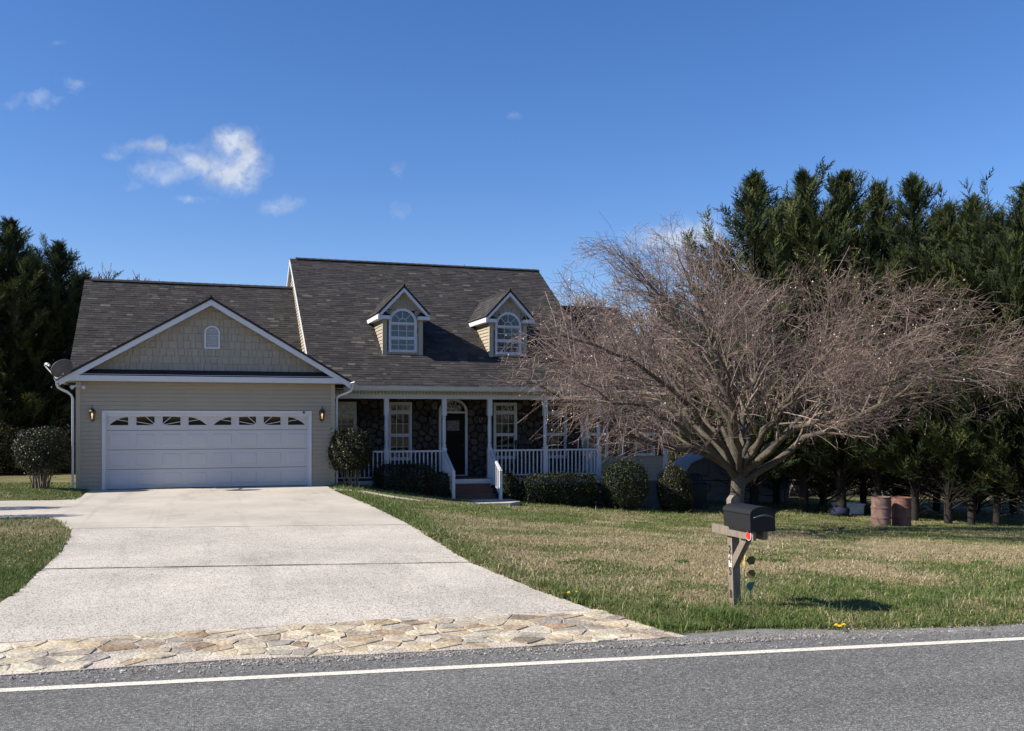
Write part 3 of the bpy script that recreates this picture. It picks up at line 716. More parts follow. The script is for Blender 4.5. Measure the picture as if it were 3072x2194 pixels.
# the 300 widest of the front slopes near the camera are single pieces; the rest is one part
order = sorted(range(len(shingles)), key=lambda i: -(shingles[i][1].length * (1.0 if shingles[i][0].y < 6 and shingles[i][1].x > .1 else 0)))
single = set(order[:298]); rest = MB()
roofs = {o.name: o for o in house.children}
for i, q in enumerate(shingles):
    if i in single:
        p = q[0]; mb = MB(); shg(mb, Vector((0, 0, 0)), *q[1:]); me = mb.mesh('shingle')
        par = roofs['main_roof'] if p.x > UL - .01 and p.x < UR and p.y < VM and abs(p.z - zmain(p.y)) < .1 else (roofs['garage_roof'] if p.x < 6.6 else roofs['wing_roof'])
        place('shingle', me, SHINGLE, par, loc=p)
    else: shg(rest, *q)
rest.build('shingle_courses', SHINGLE, house, kind='stuff')
for (a, b, v, z, m_) in ((UL - .01, UR + .01, VM, ZM, MROOF), (-.67, 6.47, VG, ZG, MG), (16.3, 19.43, VW, ZW, MW)):
    mb = MB(); x = a + .22
    while x < b:
        e = min(x + .30, b); dz = .02 + .012
        for s_ in (-1, 1):
            hw = .17 / math.hypot(1, m_)
            mb.hexa([(x, v, z + dz), (e, v, z + dz), (e, v + s_ * hw, z + dz - hw * m_ + .018), (x, v + s_ * hw, z + dz - hw * m_ + .018), (x, v, z + dz + .03), (e, v, z + dz + .022), (e, v + s_ * hw, z + dz - hw * m_ + .042), (x, v + s_ * hw, z + dz - hw * m_ + .05)])
        x += .292
    mb.build('ridge_cap', RIDGE, house)
for c in (D1 + DW / 2, D2 + DW / 2):
    MB().tube([(c, VD - .27, 6.225), (c, vmain(6.21), 6.225)], .035, 6).build('ridge_cap', RIDGE, house)
MB().tube([(AU, -.37, 5.285), (AU, 6.55, 5.285)], .04, 6).build('ridge_cap', RIDGE, house)

# ---- main left wall above the garage roof, rake trim
mw = MB().prism([(6.49, 1.35, 2.6), (6.49, VM, ZM - .20), (6.49, 2 * VM - 1.35, 2.6)], (.12, 0, 0)).build('upper_side_wall', SIDING, house)
z = 2.9
while z < ZM - .32:
    f0 = vmain(z + .17); f1 = vmain(z + PB + .17)
    a = [(6.49, f0, z + .012), (6.465, f0, z + .012), (6.486, f1, z + PB), (6.49, f1, z + PB)]; b0, b1 = 2 * VM - f0, 2 * VM - f1
    b = [(6.49, b0, z + .012), (6.465, b0, z + .012), (6.486, b1, z + PB), (6.49, b1, z + PB)]
    MB().add(a + b, [(0, 1, 2, 3), (7, 6, 5, 4), (0, 4, 5, 1), (1, 5, 6, 2), (2, 6, 7, 3), (3, 7, 4, 0)]).build('siding_board', SIDING, mw)
    z += PB
for uu, du in ((UL, .0), (UR - .03, .0)):
    for s_ in (-1, 1):
        e = VM + s_ * 7.62; ze = ZM - 7.62 * MROOF
        MB().prism([(uu - .012, VM, ZM - .03), (uu - .012, e, ze - .03), (uu - .012, e, ze - .19), (uu - .012, VM, ZM - .19)], (.035, 0, 0)).build('rake_board', WHITE, house)
for s_ in (-1, 1):
    e = VM + s_ * 7.4; ze = ZM - 7.4 * MROOF
    MB().prism([(UL + .03, VM, ZM - .165), (UL + .03, e, ze - .165), (UL + .03, e, ze - .18), (UL + .03, VM, ZM - .18)], (.085, 0, 0)).build('rake_soffit', WHITE, house)
MB().prism([(15.98, 1.35, 2.6), (15.98, VM, ZM - .20), (15.98, 2 * VM - 1.35, 2.6)], (.1, 0, 0)).box(19.0, 19.12, 3.02, 12.9, -1.6, 2.9).prism([(19.02, 2.9, 2.9), (19.02, VW, ZW - .2), (19.02, 13.1, 2.9)], (.1, 0, 0)).box(6.7, 19.0, 12.8, 12.9, -1.6, 2.9).build('far_walls', SIDING, house)
MB().prism([(19.40, VW, ZW + .0), (19.40, 2.60, 2.88), (19.40, 2.60, 2.74), (19.40, VW, ZW - .16)], (.03, 0, 0)).build('rake_board', WHITE, house)

# ---- windows
def window(u0, u1, z0, z1, v, name='window', cols=3, transom=None, mid=None, rows=2, back=CURT, gl=GLASS, casing=.075, curtain=True, depth=.055):
    """white sash window set in a wall facing -v; panes, muntins and casing are parts of it"""
    wd = MB()
    wd.box(u0 - casing, u0, v - .035, v + depth, z0 - casing, z1 + casing).box(u1, u1 + casing, v - .035, v + depth, z0 - casing, z1 + casing)
    wd.box(u0, u1, v - .035, v + depth, z1, z1 + casing).box(u0 - .0, u1 + .0, v - .045, v + depth, z0 - casing, z0)
    o = wd.build(name, WHITE, house)
    bands = []
    top = z1
    if transom:
        MB().box(u0, u1, v - .03, v + .05, transom - .035, transom + .035).build('transom_bar', WHITE, o); bands.append((transom + .035, z1, 1)); top = transom - .035
    if mid:
        MB().box(u0, u1, v - .012, v + .045, mid - .024, mid + .024).build('meeting_rail', WHITE, o); bands += [(mid + .024, top, rows), (z0, mid - .024, rows)]
    elif not transom: bands.append((z0, top, rows))
    for (a, b, rr) in bands:
        st = .028
        MB().box(u0, u0 + st, v, v + .03, a, b).box(u1 - st, u1, v, v + .03, a, b).box(u0 + st, u1 - st, v, v + .03, a, a + st).box(u0 + st, u1 - st, v, v + .03, b - st, b).build('sash', WHITE, o)
        MB().box(u0 + st, u1 - st, v + .016, v + .020, a + st, b - st).build('pane', gl, o)
        mu = MB()
        for i in range(1, cols): x = u0 + (u1 - u0) * i / cols; mu.box(x - .009, x + .009, v + .006, v + .0155, a + st, b - st)
        for i in range(1, rr): zq = a + (b - a) * i / rr; mu.box(u0 + st, u1 - st, v + .0075, v + .0150, zq - .009, zq + .009)
        if mu.v: mu.build('muntin', WHITE, o)
    if curtain:
        cb = MB(); xs = np.linspace(u0, u1, 22); ys = [v + depth - .012 + .008 * math.sin(i * 1.9) for i in range(22)]
        cb.add([(x, y, z0) for x, y in zip(xs, ys)] + [(x, y, z1) for x, y in zip(xs, ys)], [(i, i + 1, 23 + i, 22 + i) for i in range(21)]).build('curtain', back, o)
    return o

# ---- dormers
for n_, d in enumerate((D1, D2)):
    c = d + DW / 2; zt = lambda u: 6.21 - abs(u - c) * 1.06
    ev = vmain(5.30)
    core = MB().prism([(d + .03, VD + .01, 3.95), (d + .14, VD + .01, 3.95), (d + .14, VD + .01, zt(d + .14) - .08), (d + .03, VD + .01, zt(d + .03) - .08)], (0, .1, 0))
    core.prism([(d + DW - .14, VD + .01, 3.95), (d + DW - .03, VD + .01, 3.95), (d + DW - .03, VD + .01, zt(d + .03) - .08), (d + DW - .14, VD + .01, zt(d + .14) - .08)], (0, .1, 0))
    core.prism([(d + .14, VD + .01, 5.46), (d + DW - .14, VD + .01, 5.46), (d + DW - .14, VD + .01, zt(d + .14) - .08), (c, VD + .01, zt(c) - .08), (d + .14, VD + .01, zt(d + .14) - .08)], (0, .1, 0))
    core.box(d + .14, d + DW - .14, VD + .012, VD + .1, 3.95, 4.10)
    for uu in (d + .02, d + DW - .06):
        core.prism([(uu, VD + .02, 3.8), (uu, VD + .02, 5.30), (uu, ev, 5.30)], (.04, 0, 0))
    dm = core.build('dormer', SIDING, house)
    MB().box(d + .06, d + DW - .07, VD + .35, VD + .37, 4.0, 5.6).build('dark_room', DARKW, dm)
    for uu in (d - .012, d + DW - .098):
        MB().box(uu - .012, uu + .122, VD - .03, VD + .09, zmain(VD) - .06, 5.29).build('corner_post', TRIMB, dm)
    z = zmain(VD + .1) - .05
    while z < 5.26:
        h_ = min(PB, 5.30 - z); b0, b1 = max(vmain(z), VD + .1), max(vmain(z + h_), VD + .1)
        board_side(dm, d, VD + .09, b0 + .03, z, b1 + .03, h=h_); board_side(dm, d + DW, VD + .09, b0 + .03, z, b1 + .03, h=h_, sgn=1)
        z += PB
    zz = zmain(VD) - .02
    while zz < 6.0:
        u = d + .1
        while u < d + DW - .1:
            wd = random.choice([.11, .14, .17, .2]); a, b = u, min(u + wd - .013, d + DW - .1)
            lim = lambda q: zt(q) - .20
            ok = True; cc = (a + b) / 2
            if zz + .1 < 5.02 and abs(cc - c) < .475: ok = False
            if zz + .1 >= 5.02 and math.hypot(cc - c, zz + .09 - 5.02) < .455: ok = False
            if ok and min(lim(a), lim(b)) > zz + .015 and b - a > .02:
                ta, tb = min(zz + .19, lim(a)), min(zz + .19, lim(b))
                MB().add([(a, VD + .01, zz), (b, VD + .01, zz), (b, VD - .012, zz), (a, VD - .012, zz), (a, VD + .01, ta), (b, VD + .01, tb), (b, VD + .0, tb), (a, VD + .0, ta)],
                         [(0, 1, 2, 3), (7, 6, 5, 4), (3, 2, 6, 7), (0, 3, 7, 4), (1, 5, 6, 2), (0, 4, 5, 1)]).build('shake', SHAKE, dm)
            u += wd
        zz += .182
    for s_ in (-1, 1):
        P_ = droof(c, s_); deck_o = deck('dormer_roof', P_, .05); deck_o.parent = dm; deck_o.matrix_parent_inverse = Matrix()
        e0 = P_[1][0]; ze = P_[1][2]
        MB().prism([(c, VD - .25, 6.155), (e0, VD - .25, ze - .055), (e0, VD - .25, ze - .20), (c, VD - .25, 6.01)], (0, .03, 0)).build('rake_board', WHITE, dm)
        MB().prism([(c, VD - .219, 6.05), (e0, VD - .219, ze - .15), (e0, VD - .219, ze - .165), (c, VD - .219, 6.035)], (0, .24, 0)).build('rake_soffit', WHITE, dm)
        x0, x1 = sorted((e0, e0 - s_ * .03))
        MB().box(x0, x1, VD - .218, vmain(ze), ze - .185, ze - .05).build('eave_board', WHITE, dm)
        y0, y1 = sorted((e0 - s_ * .03, c + s_ * (DW / 2 + .018)))
        MB().box(y0, y1, VD - .215, vmain(ze) - .05, ze - .185, ze - .17).build('eave_soffit', WHITE, dm)
        # eave return with its own little roof
        r0, r1_ = sorted((e0 + s_ * .002, e0 - s_ * .39))
        MB().box(r0, r1_, VD - .262, VD - .03, ze - .20, ze - .085).build('eave_return', WHITE, dm)
        i0 = e0 - s_ * .40; o0 = e0 - s_ * .06
        MB().add([(i0, VD - .27, ze - .083), (o0, VD - .27, ze - .083), (o0, VD - .02, ze - .083), (i0, VD - .02, ze - .083), (o0 - s_ * .06, VD - .02, ze + .06), (i0 + s_ * .12, VD - .02, ze + .06)],
                 [(0, 1, 2, 3), (0, 1, 4, 5), (1, 2, 4), (0, 3, 5), (2, 3, 5, 4)]).build('return_roof', RIDGE, dm)
    # window: two sashes below, fan light above
    ww = .40; z0, zs = 4.13, 5.02
    win = window(c - ww, c + ww, z0, zs - .04, VD, name='dormer_window', mid=4.53, rows=2, gl=GLASSD, curtain=False, casing=.06, depth=.08)
    win.data.materials.clear(); win.data.materials.append(WHITE)
    ar = MB(); N_ = 20
    def ring(r0, r1, zc, va, vb, mb):
        ts = np.linspace(0, math.pi, N_)
        for p, q in zip(ts[:-1], ts[1:]):
            P4 = [(c + r0 * math.cos(p), va, zc + r0 * math.sin(p)), (c + r1 * math.cos(p), va, zc + r1 * math.sin(p)), (c + r1 * math.cos(q), va, zc + r1 * math.sin(q)), (c + r0 * math.cos(q), va, zc + r0 * math.sin(q))]
            mb.prism(P4, (0, vb - va, 0))
    ring(.375, .46, zs + .012, VD - .037, VD + .08, ar); ar.box(c - .46, c + .46, VD - .04, VD + .08, zs - .035, zs + .016)
    ar.build('arch_casing', WHITE, win)
    mu = MB(); ring(.115, .135, zs + .02, VD + .005, VD + .0155, mu)
    for t in (45, 90, 135):
        t = R(t); dx, dz = math.cos(t), math.sin(t)
        mu.prism([(c + .13 * dx - .009 * dz, VD + .005, zs + .02 + .13 * dz + .009 * dx), (c + .13 * dx + .009 * dz, VD + .005, zs + .02 + .13 * dz - .009 * dx), (c + .38 * dx + .009 * dz, VD + .005, zs + .02 + .38 * dz - .009 * dx), (c + .38 * dx - .009 * dz, VD + .005, zs + .02 + .38 * dz + .009 * dx)], (0, .01, 0))
    mu.build('fan_muntin', WHITE, win)
    MB().prism([(c + .38 * math.cos(t), VD + .018, zs + .015 + .38 * math.sin(t)) for t in np.linspace(0, math.pi, 24)], (0, .004, 0)).build('fan_pane', GLASSD, win)
    # half drawn blind in the upper sash
    MB().box(c - ww + .02, c + ww - .02, VD + .075, VD + .08, 4.30 if n_ == 0 else 4.62, zs - .06).build('blind', CURTD, win)

# ---- porch
VP, VWL = 1.40, 3.0
pf = MB().box(6.90, 15.86, 1.28, VWL + .1, -.04, .02).build('porch_floor', STEPM, house)
MB().box(6.90, 15.86, 1.25, 1.278, -.20, .012).build('rim_board', WHITE, pf)
MB().box(6.95, 15.80, 1.38, 1.5, -1.6, -.04).box(15.80, 19.1, 3.04, 3.2, -1.7, -.285).build('foundation_wall', FOUND, house)
for k in range(9): MB().box(7.0 + k, 7.03 + k, 1.362, 1.378, -1.0, -.205).build('lattice_post', WHITE, pf)
MB().box(6.90, 16.05, .98, VWL + .1, 2.82, 2.84).build('porch_ceiling', WHITE, house)
beam = MB().box(6.93, 15.86, VP - .075, VP + .075, 2.54, 2.66).box(6.93, 15.86, VP - .085, VP + .085, 2.66, 2.82).build('porch_beam', WHITE, house)
DENT = mat('dentil_cream', (.36, .37, .29), .6, var=.06)
dn = MB().box(6.93, 15.86, VP - .12, VP - .086, 2.785, 2.818)
x = 6.96
while x < 15.8: dn.box(x, x + .055, VP - .125, VP - .086, 2.675, 2.784); x += .108
dn.build('dentil_moulding', DENT, house)
GUT = mat('gutter_white', (.55, .56, .57), .35, var=.05, vscale=3)
def gutter(p0, p1, out, name='gutter'):
    """K-style gutter along p0-p1, opening outward along 'out'"""
    p0, p1, out = Vector(p0), Vector(p1), Vector(out).normalized(); d = p1 - p0; up = Vector((0, 0, 1))
    prof = [(0, .0), (.075, .0), (.105, .05), (.115, .085), (.13, .10), (.13, .115), (.112, .115), (.1, .09), (.06, .03), (0, .03)]
    return MB().prism([p0 + out * a + up * (b - .11) for a, b in prof], d).build(name, GUT, house)
gutter((7.34, .93, 2.905), (16.15, .93, 2.905), (0, -1, 0))
gutter((-.40, -.30, 3.0), (-.40, 1.6, 3.0), (-1, 0, 0)); gutter((7.30, -.30, 3.0), (7.30, .92, 3.0), (1, 0, 0))
MB().box(UL + .9, 16.1, .945, .965, 2.77, 2.90).build('eave_board', WHITE, house)
gutter((16.22, 2.60, 2.90), (19.44, 2.60, 2.90), (0, -1, 0))
def spout(pts): MB().tube(pts, .05, 4, rot=R(45), sq=(1, .8)).build('downspout', GUT, house)
spout([(-.46, -.20, 2.93), (-.46, -.20, 2.84), (-.43, -.19, 2.76), (-.34, -.16, 2.70), (-.20, -.10, 2.63), (-.12, -.06, 2.55), (-.085, -.05, 2.46), (-.085, -.05, 1.0), (-.085, -.05, .08)])
spout([(7.36, -.18, 2.93), (7.36, -.18, 2.82), (7.33, -.15, 2.74), (7.2, -.05, 2.67), (7.02, .06, 2.60), (6.955, .09, 2.52), (6.95, .09, 1.2), (6.95, .09, -.02)])
# columns
COLU = [8.65, 10.49, 11.99, 13.88, 15.76]
prof = [(.062, 0), (.062, .04), (.072, .06), (.058, .09), (.050, .13), (.056, .2), (.062, .35), (.063, .6), (.060, .8), (.052, .90), (.066, .93), (.054, .96), (.062, 1.0)]
for u in COLU:
    mb = MB().box(u - .072, u + .072, VP - .072, VP + .072, .02, 1.0).box(u - .072, u + .072, VP - .072, VP + .072, 2.02, 2.54)
    mb.lathe([(r_, 1.0 + z_ * 1.02) for r_, z_ in prof], (u, VP, 0), 16)
    mb.box(u - .08, u + .08, VP - .08, VP + .08, .02, .09)
    mb.build('column', WHITE, house)
# railings
def railing(p0, p1, zt=.93, zb=.13, dz=0., n_=None):
    p0, p1 = Vector(p0), Vector(p1); d = p1 - p0; L_ = d.length; t = d.normalized(); nn = Vector((t.y, -t.x, 0)).normalized() if abs(t.z) < .99 else Vector((1, 0, 0))
    up = Vector((0, 0, 1)); rail = MB()
    def bar(h0, h1, hw):
        a = [p0 + nn * -hw + up * h0, p0 + nn * hw + up * h0, p0 + nn * hw + up * h1, p0 + nn * -hw + up * h1]
        rail.prism(a, d)
    bar(zt - .055, zt, .038); bar(zb - .04, zb, .028)
    o = rail.build('railing', WHITE, house)
    k = n_ or max(2, round(math.hypot(d.x, d.y) / .132))
    me = None
    for i in range(k):
        q = p0 + d * ((i + .5) / k)
        if me is None: me = MB().box(-.018, .018, -.018, .018, zb, zt - .055).mesh('baluster')
        place('baluster', me, WHITE, o, loc=(q.x, q.y, q.z))
    return o
RZ = .0
for a, b in ((6.96, 8.58), (8.72, 10.42), (12.06, 13.81), (13.95, 15.69)): railing((a, VP, RZ), (b, VP, RZ))
railing((15.76, VP + .08, RZ), (15.76, VWL - .02, RZ))
# steps and stair rails
st = MB().box(10.60, 11.90, .15, 1.27, -1.2, -.72).build('porch_steps', STEPM, house)
for i in range(4):
    z1 = .018 - .148 * (i + 1) - .0; v0 = 1.27 - .26 * (i + 1)
    MB().box(10.58, 11.92, v0 - .02, v0 + .26, z1 - .035, z1).build('tread', STEPM, st)
    MB().box(10.60, 11.90, v0 + .005, v0 + .25, z1 - .148, z1 - .036).build('riser', STEPM, st)
for u in (10.49, 11.99):
    v1 = .22; nz = -.56
    MB().box(u - .045, u + .045, v1 - .045, v1 + .045, nz - .15, nz + .88).hexa([(u - .055, v1 - .055, nz + .88), (u + .055, v1 - .055, nz + .88), (u + .055, v1 + .055, nz + .88), (u - .055, v1 + .055, nz + .88), (u - .03, v1 - .03, nz + .915), (u + .03, v1 - .03, nz + .915), (u + .03, v1 + .03, nz + .915), (u - .03, v1 + .03, nz + .915)]).build('newel_post', WHITE, house)
    railing((u, VP - .07, .0), (u, v1 + .04, -.56), zt=.93, zb=.16, n_=7)

# ---- stone-faced porch wall
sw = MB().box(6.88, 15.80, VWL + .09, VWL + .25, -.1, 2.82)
stone_wall = sw.build('stone_wall', MORTAR, house)
WINS = [(7.28, 7.90), (9.08, 9.72), (12.68, 13.36), (14.48, 15.18)]
DOOR = (10.79, 11.61)
open_ = [(a - .08, b + .08, .55, 2.47) for a, b in WINS] + [(DOOR[0] - .09, DOOR[1] + .09, .02, 2.16)]
edges = [6.9]
for a, b, _, _ in sorted(open_): edges += [a, b]
edges += [15.78]
rects = [(edges[i], edges[i + 1], .02, 2.82) for i in range(0, len(edges), 2)]
for a, b, z0, z1 in open_:
    if z0 > .1: rects.append((a, b, .02, z0))
    rects.append((a, b, z1, 2.82))
for (a, b, z0, z1) in rects:
    if b - a < .06: continue
    poly = [(a, z0), (b, z0), (b, z1), (a, z1)]; pts = []; tries = 0
    while tries < 400:
        x, y = random.uniform(a, b), random.uniform(z0, z1); tries += 1
        if all((x - p) ** 2 + ((y - q) * 1.2) ** 2 > .20 ** 2 for p, q in pts): pts.append((x, y))
    for c in voro(pts, poly):
        p = shrink(c, .012)
        if len(p) < 5: continue
        cx = sum(q[0] for q in p) / len(p); cy = sum(q[1] for q in p) / len(p)
        if abs(cx - 11.2) < .54 and cy > 2.0 and math.hypot(cx - 11.2, cy - 2.1) < .52: continue
        k = len(p); h = random.uniform(.05, .10); mb = MB()
        low = [(x - cx, .1, y - cy) for x, y in p]; mid = [(x * .97, .1 - h * .8, z * .97) for x, _, z in low]; top = [(x * .88, .1 - h - random.uniform(0, .012), z * .88) for x, _, z in low]
        mb.add(low + mid + top, [((i + 1) % k, i, k + i, k + (i + 1) % k) for i in range(k)] + [(k + (i + 1) % k, k + i, 2 * k + i, 2 * k + (i + 1) % k) for i in range(k)] + [tuple(2 * k + i for i in range(k))[::-1]])
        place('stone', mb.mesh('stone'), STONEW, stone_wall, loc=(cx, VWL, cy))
for a, b in WINS: window(a, b, .63, 2.39, VWL, transom=2.13, mid=1.38, back=CURT)
# front door with a fan light
fd = MB().box(DOOR[0] - .08, DOOR[0], VWL - .04, VWL + .09, .02, 2.10).box(DOOR[1], DOOR[1] + .08, VWL - .04, VWL + .09, .02, 2.10).box(DOOR[0] - .08, DOOR[1] + .08, VWL - .04, VWL + .09, 2.10, 2.16).box(DOOR[0], DOOR[1], VWL - .05, VWL + .09, .0201, .045)
c = 11.2; N_ = 20; zs = 2.16
ts = np.linspace(0, math.pi, N_)
for p, q in zip(ts[:-1], ts[1:]):
    r0, r1_ = .405, .49; ky = .86
    fd.prism([(c + r0 * math.cos(p), VWL - .04, zs + r0 * ky * math.sin(p)), (c + r1_ * math.cos(p), VWL - .04, zs + r1_ * ky * math.sin(p)), (c + r1_ * math.cos(q), VWL - .04, zs + r1_ * ky * math.sin(q)), (c + r0 * math.cos(q), VWL - .04, zs + r0 * ky * math.sin(q))], (0, .12, 0))
fdo = fd.build('front_door', WHITE, house)
leaf = MB().box(DOOR[0] + .004, DOOR[1] - .004, VWL + .03, VWL + .075, .05, 2.095)
for k in range(2):
    a = DOOR[0] + .10 + k * .33; leaf.hexa([(a, VWL + .029, .2), (a + .28, VWL + .029, .2), (a + .28, VWL + .029, 1.35), (a, VWL + .029, 1.35), (a + .03, VWL + .018, .23), (a + .25, VWL + .018, .23), (a + .25, VWL + .018, 1.32), (a + .03, VWL + .018, 1.32)])
leaf.build('door_leaf', DOORB, fdo)
MB().box(11.0, 11.42, VWL + .024, VWL + .029, 1.52, 1.86).build('door_light', mat('leaded_glass', (.10, .10, .105), .25, var=.5, vscale=22), fdo)
MB().lathe([(.028, 0), (.033, .02), (.02, .05)], (11.54, VWL + .0, 1.02), 10).build('door_knob', BRASS, fdo)
MB().prism([(c + .41 * math.cos(t), VWL + .03, zs + .35 * math.sin(t)) for t in ts], (0, .004, 0)).build('fan_pane', GLASS, fdo)
mu = MB()
for t in (36, 72, 108, 144):
    t = R(t); dx, dz = math.cos(t), math.sin(t) * .86
    mu.tube([(c + .12 * dx, VWL + .024, zs + .12 * dz), (c + .41 * dx, VWL + .024, zs + .41 * dz)], .009, 4)
mu.tube([(c + .12 * math.cos(t), VWL + .024, zs + .105 * math.sin(t)) for t in ts], .01, 4)
mu.build('fan_muntin', WHITE, fdo)
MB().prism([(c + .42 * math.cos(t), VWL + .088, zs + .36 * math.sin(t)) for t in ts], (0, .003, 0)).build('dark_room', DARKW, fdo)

# ---- right wing front
rw = MB().box(15.82, 19.10, VWL + .03, VWL + .2, -.30, 2.85).build('wing_wall', SIDING, house)
z = -.29
while z < 2.82:
    board_front(rw, 15.86, 18.96, z, v=VWL + .029); z += PB
MB().box(18.95, 19.12, VWL - .005, VWL + .15, -.32, 2.84).build('corner_post', WHITE, rw); MB().box(15.775, 15.86, VWL - .03, VWL + .15, -.30, 2.82).build('corner_post', WHITE, rw)
MB().box(16.15, 19.4, 2.62, VWL + .03, 2.80, 2.82).build('wing_soffit', WHITE, house)
for (a, b, cb_) in ((16.06, 16.74, CURTD), (17.90, 18.55, CURTD)):
    window(a, b, .66, 2.20, VWL - .015, name='window', mid=1.38, cols=3, back=cb_, casing=.06, depth=.042)
def shutter(a, b, z0=.60, z1=2.27):
    mb = MB().box(a, a + .05, VWL - .022, VWL + .008, z0, z1).box(b - .05, b, VWL - .022, VWL + .008, z0, z1)
    for q in (z0, (z0 + z1) / 2 - .03, z1 - .06): mb.box(a + .05, b - .05, VWL - .022, VWL + .008, q, q + .06)
    o = mb.build('shutter', SHUT, house)
    for q0, q1 in ((z0 + .06, (z0 + z1) / 2 - .03), ((z0 + z1) / 2 + .03, z1 - .06)):
        MB().hexa([(a + .05, VWL + .0, q0), (b - .05, VWL + .0, q0), (b - .05, VWL + .0, q1), (a + .05, VWL + .0, q1), (a + .09, VWL - .016, q0 + .04), (b - .09, VWL - .016, q0 + .04), (b - .09, VWL - .016, q1 - .04), (a + .09, VWL - .016, q1 - .04)]).build('shutter_panel', SHUT, o)
for a, b in ((16.82, 17.17), (17.45, 17.82), (18.63, 18.94)): shutter(a, b)
# inner body that keeps the rooms dark
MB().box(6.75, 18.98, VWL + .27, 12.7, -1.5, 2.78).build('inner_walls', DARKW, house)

# ================================================================== things fixed to or standing by the house
BULB = mat('lit_bulb', (1, .8, .5), .5, emit=((1, .72, .36), .8))
def lantern(loc, label, lit, metal, group):
    t = thing('wall_lantern', (0, 0, 0), label, 'lantern', group)
    MB().box(-.05, .05, -.02, .0, -.12, .10).build('back_plate', metal, t)
    MB().tube([(0, -.02, -.08), (0, -.07, -.14), (0, -.12, -.12), (0, -.12, -.09)], [.009, .009, .01, .014], 6).tube([(0, -.12, -.09), (0, -.12, -.15), (0, -.12, -.17)], [.014, .008, .004], 8).build('arm', metal, t)
    cage = MB().lathe([(.035, -.09), (.055, -.082), (.05, -.07)], (0, -.12, 0), 8).lathe([(.085, .12), (.092, .13), (.088, .145), (.075, .165), (.05, .20), (.025, .225), (.012, .235)], (0, -.12, 0), 8)
    cage.lathe([(.012, .235), (.02, .25), (.012, .27), (.006, .31), (.003, .32)], (0, -.12, 0), 8)
    for k in range(6):
        q = k * math.pi / 3; cage.tube([(.05 * math.cos(q), -.12 + .05 * math.sin(q), -.07), (.083 * math.cos(q), -.12 + .083 * math.sin(q), .12)], .006, 4)
    cage.build('cage', metal, t)
    g = MB(); n_ = 6
    vs_ = [(.047 * math.cos(k * math.pi / 3), -.12 + .047 * math.sin(k * math.pi / 3), -.07) for k in range(6)] + [(.08 * math.cos(k * math.pi / 3), -.12 + .08 * math.sin(k * math.pi / 3), .12) for k in range(6)]
    g.add(vs_, [(k, (k + 1) % 6, 6 + (k + 1) % 6, 6 + k) for k in range(6)]).build('glass', LGLASS, t)
    MB().lathe([(.008, -.06), (.01, .0), (.016, .02), (.024, .05), (.02, .08), (.006, .10)], (0, -.12, 0), 8).build('bulb', BULB if lit else CURT, t, smooth=True)
    t.location = loc
    return t
lantern((.40, -.018, 1.98), 'lit brass lantern on the siding left of the garage door', True, BRASS, 'garage lanterns')
lantern((6.50, -.018, 1.98), 'lit brass lantern on the siding right of the garage door', True, BRASS, 'garage lanterns')
lantern((10.38, VWL - .02, 1.86), 'dark lantern on the stone wall left of the front door', False, BLACKM, 'porch lanterns')
lantern((12.14, VWL - .02, 1.86), 'dark lantern on the stone wall right of the front door', False, BLACKM, 'porch lanterns')
# security camera on the casing
t = thing('security_camera', (5.99, -.046, 2.10), 'small black security camera on the garage door casing', 'camera')
MB().box(5.965, 6.015, -.06, -.046, 2.08, 2.13).build('mount', BLACKM, t); MB().tube([(5.99, -.06, 2.105), (5.99, -.115, 2.098)], .03, 10).build('body', BLACKM, t, smooth=False)
# floodlight under the eave
t = thing('flood_light', (.06, -.03, 2.80), 'white twin floodlight under the eave at the garage corner', 'floodlight')
MB().box(.0, .12, -.06, -.027, 2.79, 2.90).build('mount', WHITE, t)
for k, (dx, dy) in enumerate(((-.10, -.10), (.10, -.10))):
    b = Vector((.06, -.06, 2.85)); e = b + Vector((dx, dy, -.06)); q = e + Vector((dx, dy, -.06)).normalized() * .09
    MB().tube([b, b.lerp(e, .5), e, q], [.014, .016, .03, .062], 12).build('lamp_head', WHITE, t, smooth=True)
# satellite dish at the roof corner
def dish():
    base = Vector((-.30, -.12, 3.12)); t = thing('satellite_dish', base, 'dark grey satellite dish on the left corner of the garage roof', 'satellite dish')
    DG = mat('dish_grey', (.075, .075, .085), .5, var=.1); DL = mat('dish_arm', (.45, .44, .42), .5)
    c = at(186, 1106, 25.0); n_ = Vector((-.55, .62, .50)).normalized(); a = n_.cross(Vector((0, 0, 1))).normalized(); b = a.cross(n_).normalized()
    MB().tube([base, base + Vector((0, 0, .15)), c - n_ * .10 - b * .1], .025, 8).build('mast', DL, t)
    mb = MB(); K = 24; J = 6; vs_ = []
    for j in range(J + 1):
        r_ = j / J
        for k in range(K):
            q = 2 * math.pi * k / K; p = c + a * (.30 * r_ * math.cos(q)) + b * (.27 * r_ * math.sin(q)) + n_ * (.07 * r_ * r_ - .06); vs_.append(p)
    n0 = len(vs_); vs_ += [p - n_ * .012 for p in vs_]
    fs = []
    for o_ in (0, n0):
        fs += [(o_ + j * K + k, o_ + j * K + (k + 1) % K, o_ + (j + 1) * K + (k + 1) % K, o_ + (j + 1) * K + k) for j in range(J) for k in range(K)]
    fs += [(J * K + k, J * K + (k + 1) % K, n0 + J * K + (k + 1) % K, n0 + J * K + k) for k in range(K)]
    mb.add(vs_, fs).build('reflector', DG, t, smooth=True)
    e0 = c - b * .33; f = c + n_ * .42 - b * .16 - RIGHT * .16
    MB().tube([c - b * .2 - n_ * .06, e0 + n_ * .06, f - n_ * .02], .018, 6).build('feed_arm', DL, t)
    MB().tube([f, f + b * .06, f + b * .10 - n_ * .10], [.03, .035, .04], 8).tube([f + b * .09 - n_ * .08, f + b * .09 - n_ * .16], .03, 8).build('feed_horn', DL, t)
dish()
